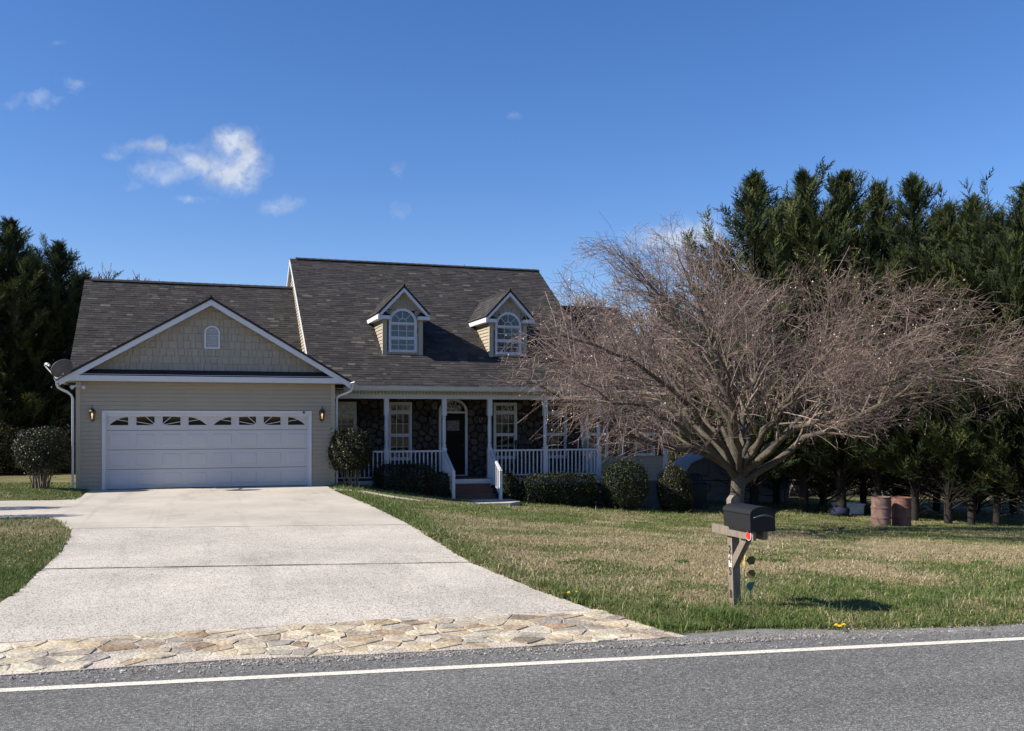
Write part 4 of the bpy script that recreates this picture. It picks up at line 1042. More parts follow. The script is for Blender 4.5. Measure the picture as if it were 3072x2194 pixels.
# rocking chairs on the porch
CHB = mat('chair_dark', (.014, .012, .012), .5, var=.1)
def chair(u, v, rz, label):
    t = thing('rocking_chair', (0, 0, 0), label, 'rocking chair', 'rocking chairs on the porch')
    for s_ in (-1, 1):
        MB().tube([(s_ * .27, -.42, .06), (s_ * .27, -.1, .02), (s_ * .27, .2, .025), (s_ * .27, .45, .10)], .02, 6).build('rocker', CHB, t)
        MB().tube([(s_ * .26, -.22, .03), (s_ * .26, -.22, .62)], .02, 6).build('leg', CHB, t)
        MB().tube([(s_ * .24, .2, .03), (s_ * .24, .22, .45), (s_ * .24, .36, 1.12)], .02, 6).build('back_post', CHB, t)
        MB().box(s_ * .26 - .045, s_ * .26 + .045, -.28, .26, .61, .635).build('armrest', CHB, t)
    for k in range(6): MB().box(-.25, .25, -.24 + k * .08, -.17 + k * .08, .42 - k * .008, .44 - k * .008).build('seat_slat', CHB, t)
    for k in range(6):
        x = -.19 + k * .075; MB().tube([(x, .21, .45), (x, .345, 1.06)], .014, 5).build('back_slat', CHB, t)
    MB().hexa([(-.27, .33, 1.05), (.27, .33, 1.05), (.27, .36, 1.05), (-.27, .36, 1.05), (-.25, .355, 1.18), (.25, .355, 1.18), (.25, .385, 1.18), (-.25, .385, 1.18)]).build('top_rail', CHB, t)
    t.location = (u, v, .02); t.rotation_euler = (0, 0, rz); return t
chair(15.28, 2.25, R(-14), 'dark rocking chair behind the last porch railing by the corner column')
chair(13.55, 2.3, R(10), 'dark rocking chair on the porch right of the steps between two columns')

# ================================================================== mailbox by the road
def mailbox():
    D = 10.4; base = at(2206, 1835, D); base.z = -.14
    t = thing('mailbox', base, 'black mailbox on a weathered wooden post with house numbers beside the road', 'mailbox')
    b_ = R(18.5); ax = RIGHT * math.sin(b_) - FWD * math.cos(b_); la = -RIGHT * math.cos(b_) - FWD * math.sin(b_); up = Vector((0, 0, 1))
    lean = Vector((-.036 / 1.25, 0, 1)).normalized(); tl = RIGHT * (-.032)
    def P(a, l, z): return base + ax * a + la * l + up * (z + .14) + tl * ((z + .14) / 1.2)
    def bx(mb, a0, a1, l0, l1, z0, z1, ta=0, tz=0): return mb.hexa([P(a0, l0, z0), P(a1, l0, z0 + ta), P(a1, l1, z0 + ta), P(a0, l1, z0), P(a0, l0, z1), P(a1, l0, z1 + ta), P(a1, l1, z1 + ta), P(a0, l1, z1)])
    h = .045
    mb = MB(); bx(mb, -h, h, -h, h, -.25, 1.07); 
    mb.hexa([P(-h, -h, 1.07), P(h, -h, 1.07), P(h, h, 1.07), P(-h, h, 1.07), P(-h, -h, 1.10), P(h, -h, 1.10), P(h, h * .1, 1.115), P(-h, h * .1, 1.115)])
    mb.build('post', WOODP, t)
    mb = MB(); bx(mb, -.30, .52, .047, .085, .69, .785); bx(mb, -.05, .50, -.10, -.05, .69, .785); mb.build('arm', WOODP, t)
    mb = MB(); l0, l1 = -.02, .044
    mb.hexa([P(.046, l0, .34), P(.046, l1, .34), P(.34, l1, .688), P(.34, l0, .688), P(.046, l0, .47), P(.046, l1, .47), P(.24, l1, .688), P(.24, l0, .688)]); mb.build('brace', WOODP, t)
    mb = MB(); bx(mb, .05, .50, -.10, .10, .787, .80); mb.build('mounting_board', WOODP, t)
    # body: flat sides, shallow arched top
    def prof(k, hw, z0, z1, rise): return [(-hw, z0), (hw, z0)] + [(hw * math.cos(q), z1 + rise * math.sin(q) ** 1.0) for q in np.linspace(0, math.pi, k)]
    pr = prof(13, .142, .80, .965, .07)
    body = MB(); body.prism([P(.055, l, z) for l, z in pr], ax * .495); body.build('body', MAILB, t)
    lid = MB(); pr2 = [(.15 * math.cos(q), .967 + .074 * math.sin(q)) for q in np.linspace(0, math.pi, 13)] + [(.146 * math.cos(q), .957 + .070 * math.sin(q)) for q in np.linspace(math.pi, 0, 13)]
    lid.prism([P(.045, l, z) for l, z in pr2], ax * .535); lid.build('roof_lid', MAILB, t)
    dr = MB(); pr3 = prof(13, .146, .785, .955, .068); dr.prism([P(.552, l, z) for l, z in pr3], ax * .02); dobj = dr.build('door', MAILB, t)
    hl = MB(); N_ = 10; pts = [P(.585 + .012 * math.sin(math.pi * k / N_), .115 - .23 * k / N_, .93 + .022 * math.sin(math.pi * k / N_)) for k in range(N_ + 1)]
    hl.tube(pts, [.006 + .006 * math.sin(math.pi * k / N_) for k in range(N_ + 1)], 8); hl.build('handle', mat('mailbox_handle', (.05, .055, .06), .35), dobj, smooth=True)
    bx(MB(), .53, .552, .135, .152, .775, .80).build('hinge', MAILB, t)
    # red reflector at the end of the arm
    c = P(.45, .088, .737); rf = MB(); K = 20
    for (r0, d0, d1, nm, mm) in ((.052, 0, .006, 'reflector_rim', WHITE), (.043, .006, .011, 'reflector', mat('red_reflector', (.75, .02, .015), .25))):
        MB().prism([c + la * d0 + ax * (r0 * .92 * math.cos(2 * math.pi * k / K)) + up * (r0 * math.sin(2 * math.pi * k / K)) for k in range(K)], la * (d1 - d0)).build(nm, mm, t)
    # house numbers on the face of the post
    NUM = mat('number_bronze', (.03, .026, .024), .5)
    for chx, zc, in (('2', .53), ('4', .43), ('5', .30), ('8', .055)):
        cu = bpy.data.curves.new('numeral', 'FONT'); cu.body = chx; cu.size = .125; cu.extrude = .003; cu.align_x = 'CENTER'; cu.align_y = 'CENTER'
        tmp = bpy.data.objects.new('numeral_tmp', cu); col.objects.link(tmp); bpy.context.view_layer.update()
        me = bpy.data.meshes.new_from_object(tmp.evaluated_get(bpy.context.evaluated_depsgraph_get())); bpy.data.objects.remove(tmp)
        X = ax; Z = up; Y = la
        o_ = P(.0, h + .004, zc)
        for v_ in me.vertices:
            q = v_.co.copy(); v_.co = o_ + X * (q.x * .82) + Z * q.y + tl * (q.y / 1.2) + Y * q.z
        me.name = 'numeral'
        place('numeral', me, NUM, t, label='raised dark number %s on the post' % chx)
    bx(MB(), -.028, .03, h, h + .0025, .345, .475).build('number_backing', mat('sticker_pale', (.55, .5, .42), .7, var=.3, vscale=60), t)
    return base, ax, la
MBASE, MAX_, MLA = mailbox()
# garden stakes behind the post
def stakes():
    y = at(2233, 1725, 10.75); g = Vector((y.x, y.y, float(terrain(y.x, y.y))))
    t = thing('flower_stake', g, 'faded yellow plastic flower on a stake behind the mailbox post', 'garden stake')
    YE = mat('yellow_plastic', (.50, .38, .12), .5, var=.15, vscale=30); OL = mat('olive_petal', (.14, .11, .03), .6, var=.2, vscale=20); GN = mat('stake_green', (.08, .12, .04), .6)
    MB().tube([g + Vector((0, 0, -.05)), g + Vector((0, 0, .62))], .006, 6).build('stem', GN, t)
    c = g + Vector((0, 0, .50)); n_ = (-RIGHT * .97 + FWD * .13).normalized(); a = Vector((0, 0, 1)); b = n_.cross(a)
    for k in range(8):
        q = k * math.pi / 4 + .2; d = a * math.cos(q) + b * math.sin(q); s_ = n_.cross(d)
        pts = [c + d * .02 - s_ * .012, c + d * .06 - s_ * .032, c + d * .115 - s_ * .026, c + d * .135, c + d * .115 + s_ * .026, c + d * .06 + s_ * .032, c + d * .02 + s_ * .012]
        MB().prism([p + n_ * .004 * (k % 2) for p in pts], n_ * .006).build('petal', YE, t)
    MB().prism([c + n_ * .006 + (a * math.cos(q) + b * math.sin(q)) * .03 for q in np.linspace(0, 2 * math.pi, 13)[:-1]], n_ * .015).build('flower_centre', OL, t)
    for zz, s_ in ((.47, 1), (.32, 1)):
        p = g + Vector((0, 0, zz)); d = RIGHT * s_
        MB().prism([p + d * x_ + Vector((0, 0, z_)) for x_, z_ in ((.02, 0), (.06, .045), (.10, .05), (.125, .015), (.11, -.04), (.06, -.05))], FWD * .008).build('leaf', OL, t)
    y = at(2251, 1800, 10.75); g = Vector((y.x, y.y, float(terrain(y.x, y.y))))
    t = thing('leaf_stake', g, 'small teal metal leaf on a stake in the grass by the mailbox', 'garden stake')
    TE = mat('teal_metal', (.008, .045, .058), .3, var=.15, vscale=20); MB().tube([g - Vector((0, 0, .05)), g + Vector((0, 0, .14))], .005, 6).build('stem', TE, t)
    c = g + Vector((0, 0, .13))
    MB().prism([c + RIGHT * x_ + Vector((0, 0, z_)) for x_, z_ in ((-.005, 0), (-.035, .035), (-.042, .075), (-.02, .10), (.02, .102), (.05, .11), (.035, .06), (.02, .02))], FWD * .012 + RIGHT * .006).build('blade', TE, t)
stakes()

# ================================================================== barrels, bins, shed, fence and the rest of the yard
RUST = mat('rusty_steel', (.17, .105, .085), .75, var=.28, vscale=4, var2=.2, v2scale=30, bump=.15, bscale=25)
RUST2 = mat('rusty_steel_red', (.20, .095, .07), .75, var=.25, vscale=5, var2=.2, v2scale=30, bump=.15, bscale=25)
def barrel(px, d, m_, label):
    p = at(px, 1578, d); g = Vector((p.x, p.y, float(terrain(p.x, p.y)) - .02))
    t = thing('steel_barrel', g, label, 'barrel', 'rusty barrels by the trees')
    r0, H = .285, .90; pr = [(r0 + .008, 0), (r0 + .008, .02), (r0, .03)]
    for zc in (.27, .30, .57, .60): pr += [(r0, zc - .018), (r0 + .012, zc - .006), (r0 + .012, zc + .006), (r0, zc + .018)]
    pr += [(r0, H - .03), (r0 + .008, H - .02), (r0 + .008, H)]
    mb = MB(); n_ = 32
    vs_ = [(g.x + r_ * math.cos(2 * math.pi * j / n_), g.y + r_ * math.sin(2 * math.pi * j / n_), g.z + z_) for r_, z_ in pr + [(r0 - .01, H), (r0 - .012, .05)] for j in range(n_)]
    K = len(pr) + 2
    mb.add(vs_, [(i * n_ + j, i * n_ + (j + 1) % n_, (i + 1) * n_ + (j + 1) % n_, (i + 1) * n_ + j) for i in range(K - 1) for j in range(n_)] + [tuple((K - 1) * n_ + j for j in range(n_))])
    mb.build('drum', m_, t, smooth=False)
    ring = MB().tube([(g.x + (r0 + .006) * math.cos(q), g.y + (r0 + .006) * math.sin(q), g.z + H) for q in np.linspace(0, 2 * math.pi, 33)], .009, 6, cap=False); ring.build('rim', m_, t)
barrel(2643, 29.3, RUST, 'dull brown rusty steel barrel, the left one of two'); barrel(2704, 29.7, RUST2, 'reddish rusty steel barrel with its left side shaded by its neighbour')

BINM = mat('bin_black', (.006, .006, .007), .6, var=.1)
def bin_(px, d, w_, H, label):
    p = at(px, 1535, d); g = Vector((p.x, p.y, float(terrain(p.x, p.y)) - .02)); t = thing('wheeled_bin', g, label, 'trash bin', 'bins at the house corner')
    def P(x, y, z): return g + RIGHT * x + FWD * y + Vector((0, 0, z))
    a, b = w_ * .36, w_ * .5
    MB().hexa([P(-a, -a, .08), P(a, -a, .08), P(a, a, .08), P(-a, a, .08), P(-b, -b, H), P(b, -b, H), P(b, b, H), P(-b, b, H)]).build('tub', BINM, t)
    MB().hexa([P(-b - .02, -b - .03, H), P(b + .02, -b - .03, H), P(b + .02, b + .02, H), P(-b - .02, b + .02, H), P(-b * .8, -b * .8, H + .06), P(b * .8, -b * .8, H + .06), P(b * .9, b, H + .08), P(-b * .9, b, H + .08)]).build('lid', BINM, t)
    MB().tube([P(b, .0, H - .02), P(b + .11, 0, H - .03), P(b + .13, 0, H - .12), P(b + .09, 0, H - .24), P(b - .03, 0, H - .32)], .022, 8).build('handle', BINM, t)
    for s_ in (-1, 1):
        c = P(a * .9, s_ * a, .11); MB().tube([c - FWD * .03, c + FWD * .03], .11, 14).build('wheel', BINM, t)
bin_(2096, 34.0, .56, .90, 'low black wheeled bin with a loop handle at the house corner'); bin_(2070, 34.8, .6, 1.2, 'taller black wheeled bin half hidden behind the corner bush')

# metal shed with ribbed walls and curved roof
def shed():
    d = 40.0; A = at(2062, 1540, d); A.z = float(terrain(A.x, A.y)) - .1
    t = thing('metal_shed', A, 'grey ribbed metal shed with a rounded roof behind the trash bins', 'shed')
    ME = mat('shed_metal', (.30, .31, .34), .45, var=.12, vscale=2, metal=.25); MR = mat('shed_roof', (.30, .27, .265), .8, var=.25, vscale=3)
    W_ = 4.2; zt = at(2062, 1420, d).z; ux, vx = RIGHT, FWD
    H = zt - A.z; k = 8; ph = H / k
    def P(x, y, z): return A + ux * x + vx * y + Vector((0, 0, z))
    for i in range(k):
        MB().hexa([P(0, 0, i * ph), P(W_, 0, i * ph), P(W_, .05, i * ph), P(0, .05, i * ph), P(0, .02, i * ph + ph - .03), P(W_, .02, i * ph + ph - .03), P(W_, .05, i * ph + ph - .03), P(0, .05, i * ph + ph - .03)]).build('metal_panel', ME, t)
    MB().hexa([P(.02, .055, 0), P(W_, .055, 0), P(W_, 3.5, 0), P(.02, 3.5, 0), P(.02, .055, H), P(W_, .055, H), P(W_, 3.5, H), P(.02, 3.5, H)]).build('shed_body', ME, t)
    top = at(2130, 1372, d).z - zt
    for i in range(7):
        q0, q1 = i / 7 * math.pi, (i + 1) / 7 * math.pi
        x0, x1 = W_ / 2 - W_ / 2 * math.cos(q0) * 1.03, W_ / 2 - W_ / 2 * math.cos(q1) * 1.03; z0, z1 = H + top * 1.25 * math.sin(q0), H + top * 1.25 * math.sin(q1)
        MB().hexa([P(x0, -.08, z0), P(x1, -.08, z1), P(x1, 3.6, z1), P(x0, 3.6, z0), P(x0, -.08, z0 + .05), P(x1, -.08, z1 + .05), P(x1, 3.6, z1 + .05), P(x0, 3.6, z0 + .05)]).build('roof_panel', MR, t)
    MB().prism([P(W_ / 2 - W_ / 2 * math.cos(q), 0, H + top * 1.24 * math.sin(q)) for q in np.linspace(0, math.pi, 15)], vx * .04).build('end_panel', ME, t)
shed()
# chain-link fence in front of the shed
def fence():
    A = at(2100, 1545, 35.5); B = at(2480, 1545, 36.5); A.z = float(terrain(A.x, A.y)); B.z = float(terrain(B.x, B.y))
    t = thing('chain_link_fence', A, 'dark chain-link fence in front of the metal shed', 'fence'); FM = mat('fence_wire', (.03, .03, .033), .5)
    H = .95; d = B - A; up = Vector((0, 0, 1))
    MB().tube([A + up * H, B + up * H], .022, 6).build('top_rail', FM, t); MB().tube([A + up * .10, B + up * .10], .008, 4).build('bottom_wire', FM, t); MB().tube([A + up * .74, B + up * .74], .008, 4).build('middle_wire', FM, t)
    for k in range(4):
        p = A + d * (k / 3 * .98 + .01) ; MB().tube([p - up * .2, p + up * (H + .03)], .03, 8).build('post', FM, t)
    L_ = d.length; n_ = int(L_ / .11); mb = MB()
    for s_ in (1, -1):
        for i in range(-9, n_ + 9):
            x0 = i * .11; x1 = x0 + s_ * H * .62
            if min(x0, x1) < 0 or max(x0, x1) > L_: continue
            mb.tube([A + d * (x0 / L_) + up * .02, A + d * (x1 / L_) + up * (H - .01)], .0035, 3, cap=False)
    mb.build('wire_mesh', FM, t, kind='stuff')
fence()
# white tub and blue bag between the trunks
def tub():
    p = at(2545, 1556, 34.2); g = Vector((p.x, p.y, float(terrain(p.x, p.y)) - .02)); t = thing('plastic_tub', g, 'white plastic tub lying between the trunks left of the barrels', 'tub')
    WP = mat('white_plastic', (.7, .72, .73), .4, var=.06); mb = MB(); K = 20
    pr = [(.42, 0), (.50, .05), (.52, .30), (.57, .36), (.57, .40), (.53, .40), (.48, .10), (.40, .06)]
    vs_ = [g + RIGHT * (r_ * .98 * math.copysign(abs(math.cos(q)) ** .6, math.cos(q))) + FWD * (r_ * .7 * math.copysign(abs(math.sin(q)) ** .6, math.sin(q))) + Vector((0, 0, z_)) for r_, z_ in pr for q in np.linspace(0, 2 * math.pi, K + 1)[:-1]]
    mb.add(vs_, [(i * K + j, i * K + (j + 1) % K, (i + 1) * K + (j + 1) % K, (i + 1) * K + j) for i in range(len(pr) - 1) for j in range(K)] + [tuple((len(pr) - 1) * K + j for j in range(K))]); mb.build('basin', WP, t)
    MB().tube([g + RIGHT * x_ + FWD * -.42 + Vector((0, 0, .33 + .0 * x_)) for x_ in (-.2, -.1, .1, .2)], .015, 6).build('handle', WP, t)
    p = at(2520, 1560, 33.0); g = Vector((p.x, p.y, float(terrain(p.x, p.y)) - .02)); BL = mat('blue_bag', (.005, .008, .035), .85, var=.3, vscale=9, bump=.5, bscale=9)
    bm = bmesh.new(); bmesh.ops.create_icosphere(bm, subdivisions=3, radius=1)
    for v_ in bm.verts:
        nn = float(vnoise(v_.co.x * 2 + v_.co.z, v_.co.y * 2 - v_.co.z, 1.3, 2)); v_.co = Vector((v_.co.x * .34, v_.co.y * .28, max(-.02, .17 + v_.co.z * .2))) * (.8 + .4 * nn)
    me = bpy.data.meshes.new('bag'); bm.to_mesh(me); bm.free(); tag(place('blue_bag', me, BL, smooth=True, loc=g), 'crumpled dark blue bag on the ground under the trees', 'bag')
tub()

# ================================================================== vegetation
def tubes(polys, n=3):
    """polys: list of (pts (K,3), radii (K,)) of any K -> V, F(quads)"""
    byk = {}
    for p, r in polys: byk.setdefault(len(p), []).append((p, r))
    VV, FF, k0 = [], [], 0
    for K, lst in byk.items():
        P = np.array([p for p, _ in lst], float); Rr = np.array([r for _, r in lst], float); m = len(lst)
        T = np.empty_like(P); T[:, 1:-1] = P[:, 2:] - P[:, :-2]; T[:, 0] = P[:, 1] - P[:, 0]; T[:, -1] = P[:, -1] - P[:, -2]
        T /= np.linalg.norm(T, axis=-1, keepdims=True) + 1e-9
        ref = np.where(np.abs(T[:, :1, 2:3]) < .9, np.array([[[0, 0, 1.]]]), np.array([[[1., 0, 0]]])); A = np.cross(T, np.broadcast_to(ref, T.shape)); A /= np.linalg.norm(A, axis=-1, keepdims=True) + 1e-9
        B = np.cross(T, A); q = np.arange(n) * 2 * np.pi / n
        V = P[:, :, None] + Rr[:, :, None, None] * (A[:, :, None] * np.cos(q)[None, None, :, None] + B[:, :, None] * np.sin(q)[None, None, :, None])
        base = k0 + np.arange(m)[:, None, None] * (K * n) + np.arange(K - 1)[None, :, None] * n; j = np.arange(n)[None, None]; j1 = (j + 1) % n
        F = np.stack([base + j, base + j1, base + n + j1, base + n + j], -1).reshape(-1, 4)
        VV.append(V.reshape(-1, 3)); FF.append(F); k0 += m * K * n
    return np.concatenate(VV), np.concatenate(FF)
def unit(v): return v / (np.linalg.norm(v, axis=-1, keepdims=True) + 1e-9)

# ---- cherry tree
BARK = mat('cherry_bark', (.078, .066, .047), .9, var=.35, vscale=5, var2=.4, v2scale=26, bump=.9, bscale=22, stretch=(1, 1, 2.2))
TWIG = mat('cherry_twigs', ramp=[(0, (.070, .044, .037)), (.5, (.155, .108, .092)), (1, (.42, .33, .275))], src='tint', rough=.8)
BLOS = mat('cherry_blossom', ramp=[(0, (.36, .17, .16)), (.45, (.52, .31, .29)), (.75, (.70, .52, .49)), (1, (.80, .70, .65))], src='tint', rough=.7)
def cherry():
    D = 23.4; base = at(2214, 1575, D); base.z = float(terrain(base.x, base.y)) - .05
    t = thing('cherry_tree', base, 'wide bare cherry tree with a few pale blossoms in front of the house', 'tree')
    RT, FW, UP = np.array(RIGHT), np.array(FWD), np.array([0, 0, 1.])
    def W(px, py, dd): return np.array(at(px, py, D + dd))
    F0 = W(2216, 1440, 0)
    limbs = [  # waypoints in the photograph and the distance before (-) or behind (+) the trunk; start radius
        ([(2212, 1435, 0), (2190, 1385, -.1), (2130, 1362, -.3), (2050, 1345, -.7), (1960, 1328, -1.1), (1860, 1290, -1.5), (1770, 1240, -1.9), (1680, 1190, -2.2), (1575, 1135, -2.4)], .105),
        ([(2205, 1420, 0), (2170, 1340, .2), (2100, 1270, .6), (2020, 1215, 1.2), (1930, 1180, 1.9), (1830, 1130, 2.4), (1720, 1090, 2.8), (1630, 1050, 3.0)], .08),
        ([(2212, 1425, 0), (2170, 1330, -.5), (2090, 1230, -1.2), (2000, 1150, -2.0), (1900, 1080, -2.6), (1790, 1030, -3.1), (1680, 1000, -3.3), (1585, 985, -3.4)], .085),
        ([(2215, 1420, 0), (2185, 1300, .2), (2130, 1150, .5), (2070, 1020, .8), (2000, 920, 1.0), (1900, 830, 1.2), (1815, 775, 1.3)], .085),
        ([(2218, 1415, 0), (2200, 1290, -.2), (2170, 1130, -.5), (2120, 980, -.6), (2070, 850, -.6), (2030, 740, -.5)], .10),
        ([(2222, 1415, 0), (2235, 1280, .4), (2260, 1130, .9), (2290, 990, 1.4), (2330, 880, 1.8), (2380, 800, 2.1)], .095),
        ([(2225, 1425, 0), (2265, 1330, -.5), (2340, 1230, -1.2), (2430, 1120, -1.9), (2530, 1020, -2.4), (2640, 940, -2.7)], .095),
        ([(2228, 1430, 0), (2300, 1350, .3), (2390, 1270, .8), (2490, 1180, 1.4), (2610, 1080, 1.9), (2740, 1000, 2.4), (2880, 960, 2.8), (2990, 950, 3.0)], .09),
        ([(2232, 1445, 0), (2310, 1390, -.1), (2420, 1325, -.4), (2560, 1260, -.8), (2680, 1190, -1.2), (2820, 1130, -1.6), (2960, 1090, -1.9), (3040, 1075, -2.0)], .10),
        ([(2214, 1420, 0), (2180, 1300, .5), (2110, 1140, 1.0), (2030, 1000, 1.4), (1950, 880, 1.6), (1880, 790, 1.7), (1830, 730, 1.7)], .075), ([(2216, 1420, 0), (2210, 1290, .6), (2180, 1120, 1.2), (2140, 960, 1.5), (2120, 820, 1.6), (2110, 710, 1.6)], .07),
        ([(2225, 1430, 0), (2285, 1360, -.8), (2390, 1290, -1.7), (2520, 1220, -2.6), (2680, 1150, -3.3), (2830, 1090, -3.8)], .085),
        ([(2208, 1430, 0), (2150, 1370, -.9), (2060, 1300, -2.0), (1960, 1240, -3.0), (1850, 1190, -3.7), (1740, 1150, -4.1)], .08),
        ([(2218, 1425, 0), (2215, 1330, -1.0), (2205, 1240, -2.0), (2180, 1150, -3.0), (2160, 1070, -3.8), (2140, 1000, -4.3)], .085),
        ([(2220, 1425, 0), (2230, 1330, 1.0), (2245, 1240, 2.1), (2270, 1150, 3.1), (2300, 1070, 4.0)], .085),
        ([(2222, 1425, 0), (2280, 1310, -1.0), (2350, 1220, -2.1), (2430, 1150, -3.0), (2500, 1090, -3.7)], .08),
        ([(2210, 1420, 0), (2140, 1310, .9), (2060, 1210, 2.0), (1990, 1120, 2.9), (1930, 1040, 3.6)], .08),
        ([(2225, 1430, 0), (2310, 1340, 1.2), (2420, 1250, 2.4), (2560, 1160, 3.4), (2720, 1090, 4.2)], .085)]
    big = []; br = []
    # trunk
    tp = np.array([np.array(base) + UP * -.15, np.array(base) + UP * .25 + RT * .01, W(2210, 1500, 0), F0, W(2218, 1405, 0)]); big.append((tp, np.array([.27, .20, .165, .175, .12])))
    rs = np.random.default_rng(5)
    def curve(P, K):
        P = np.array(P, float); d = np.r_[0, np.cumsum(np.linalg.norm(np.diff(P, axis=0), axis=1))]; s_ = np.linspace(0, d[-1], K)
        # smooth resample (Catmull-Rom through numpy cubic weights)
        out = np.stack([np.interp(s_, d, P[:, i]) for i in range(3)], -1)
        for _ in range(2): out[1:-1] = .25 * out[:-2] + .5 * out[1:-1] + .25 * out[2:]
        return out, d[-1]
    lines = []
    for wp, r0 in limbs:
        P = [W(*q) for q in wp]; c, L_ = curve(P, 16); c[2:-1] += rs.normal(0, .055, (13, 3)); rad = r0 * .86 * (1 - np.linspace(0, 1, 16)) ** .8 + .006
        big.append((c, rad)); lines.append((c, rad, L_))
    ctr = np.array(base) + UP * 1.2
    def spawn(parent, n_, l0, l1, r_frac, K, bias_up, droop, start=.15, spread=1.0, wob=.05, gap=0.):
        out = []
        for c, rad, L_ in parent:
            k = max(1, int(rs.poisson(n_ * L_)))
            for _ in range(k):
                s_ = start + (1 - start) * rs.random() ** .8; i = s_ * (len(c) - 1); i0 = min(int(i), len(c) - 2); f = i - i0
                p = c[i0] * (1 - f) + c[i0 + 1] * f; tg = unit(c[i0 + 1] - c[i0]); rr = (rad[i0] * (1 - f) + rad[i0 + 1] * f)
                rd = rs.normal(0, 1, 3); rd -= tg * rd.dot(tg); rd = unit(rd)
                outw = p - ctr; outw[2] *= .35; outw = unit(outw)
                d = unit(tg * .75 + rd * spread + outw * .35 + UP * bias_up)
                if gap and float(vnoise(p[0] * .9 + p[2] * .7, p[1] * .9 - p[2] * .8, 1.0, 41)) < gap * rs.uniform(.5, 1.2): continue
                L2 = rs.uniform(l0, l1) * (1.12 - .45 * s_) * (1.7 if rs.random() < .06 else 1)
                pts = [p]; dd = d.copy(); seg = L2 / (K - 1)
                for q in range(K - 1):
                    dd = unit(dd + rs.normal(0, wob, 3) + UP * (-droop * (q + 1) / K)); pts.append(pts[-1] + dd * seg)
                pts = np.array(pts)
                rel = (pts[-1] - np.array(base)); x_ = rel @ RT; z_ = rel[2]; y_ = rel @ FW
                top = np.interp(x_, [-6.9, -6.0, -4.9, -4.1, -1.6, -.4, 1.2, 2.6, 4.2, 5.8, 7.4], [2.4, 3.8, 5.2, 7.1, 7.6, 7.1, 6.2, 5.9, 5.2, 4.8, 4.5])
                bot = np.interp(x_, [-6.9, -5.0, -3.2, -1.6, 0, 1.6, 3.2, 5.0, 7.4], [2.3, 1.9, 1.75, 2.0, 2.2, 2.0, 2.0, 2.4, 2.7])
                if z_ > top or z_ < bot or x_ < -6.2 or x_ > 7.2 or abs(y_) > 5.0:
                    if rs.random() < .94: continue
                r1 = max(.0035, rr * r_frac * rs.uniform(.7, 1.1)); out.append((pts, np.linspace(r1, max(.0022, r1 * .3), K), L2))
        return out
    l2 = spawn(lines, 3.0, .9, 2.5, .5, 9, .30, .06, start=.22, spread=.9)
    l3 = spawn(l2 + [(c, r_, L_ * .5) for c, r_, L_ in lines], 4.4, .6, 1.6, .5, 6, .16, .08, start=.12, spread=.9, wob=.08, gap=.42)
    l4 = spawn(l3, 5.8, .30, .90, .5, 4, .06, .16, start=.1, spread=1.0, wob=.12, gap=.30)
    l4b = spawn(l2, 4.0, .3, .8, .3, 5, .06, .14, start=.2, spread=1.0, wob=.12)
    l5 = spawn(l4, 2.0, .12, .42, .6, 3, 0, .18, start=.2, spread=.9, wob=.12)
    print('cherry', len(l2), len(l3), len(l4) + len(l4b), len(l5))
    V, F = tubes(big, 12); place('trunk', npmesh('trunk', V, F, None, 4), BARK, t, smooth=True, label='thick forked trunk and limbs')
    V, F = tubes([(p, r_) for p, r_, _ in l2], 6); place('branches', npmesh('branches', V, F, None, 4), mat('cherry_branch_bark', (.15, .12, .09), .9, var=.35, vscale=8, var2=.3, v2scale=40), t, smooth=True, kind='stuff')
    fine = [(p, np.maximum(r_, .0036)) for p, r_, _ in l3] ; tw = [(p, np.maximum(r_, .0030)) for p, r_, _ in l4 + l4b + l5]
    V1, F1 = tubes(fine, 4); V2, F2 = tubes(tw, 3)
    tn = np.r_[np.clip(np.repeat(rs.normal(.5, .3, (len(F1) + 19) // 20), 20)[:len(F1)], 0, 1), np.clip(np.repeat(rs.normal(.45, .3, (len(F2) + 2) // 3), 3)[:len(F2)], 0, 1)]
    place('crown', npmesh('crown', np.concatenate([V1, V2]), np.concatenate([F1, F2 + len(V1)]), tn, 4), TWIG, t, kind='stuff', label='dense haze of fine reddish brown twigs')
    # blossoms and buds at the twig ends
    ends = np.array([p[rs.integers(1, len(p))] for p, _, _ in l4 + l4b + l5]); ends = ends[rs.random(len(ends)) < .34]; n_ = len(ends)
    q = np.array([(1, 0, 0), (0, 1, 0), (-1, 0, 0), (0, -1, 0), (0, 0, 1), (0, 0, -1)], float); f8 = np.array([(0, 1, 4), (1, 2, 4), (2, 3, 4), (3, 0, 4), (1, 0, 5), (2, 1, 5), (3, 2, 5), (0, 3, 5)])
    s_ = rs.uniform(.005, .010, n_) * np.where(rs.random(n_) < .10, 2.1, 1)
    V = ends[:, None] + q[None] * s_[:, None, None] * rs.uniform(.6, 1.3, (n_, 6, 1)); F = (f8[None] + 6 * np.arange(n_)[:, None, None]).reshape(-1, 3)
    place('blossoms', npmesh('blossoms', V, F, np.repeat(np.clip(s_ / .022 + rs.normal(0, .15, n_), 0, 1), 8)), BLOS, t, kind='stuff')
cherry()

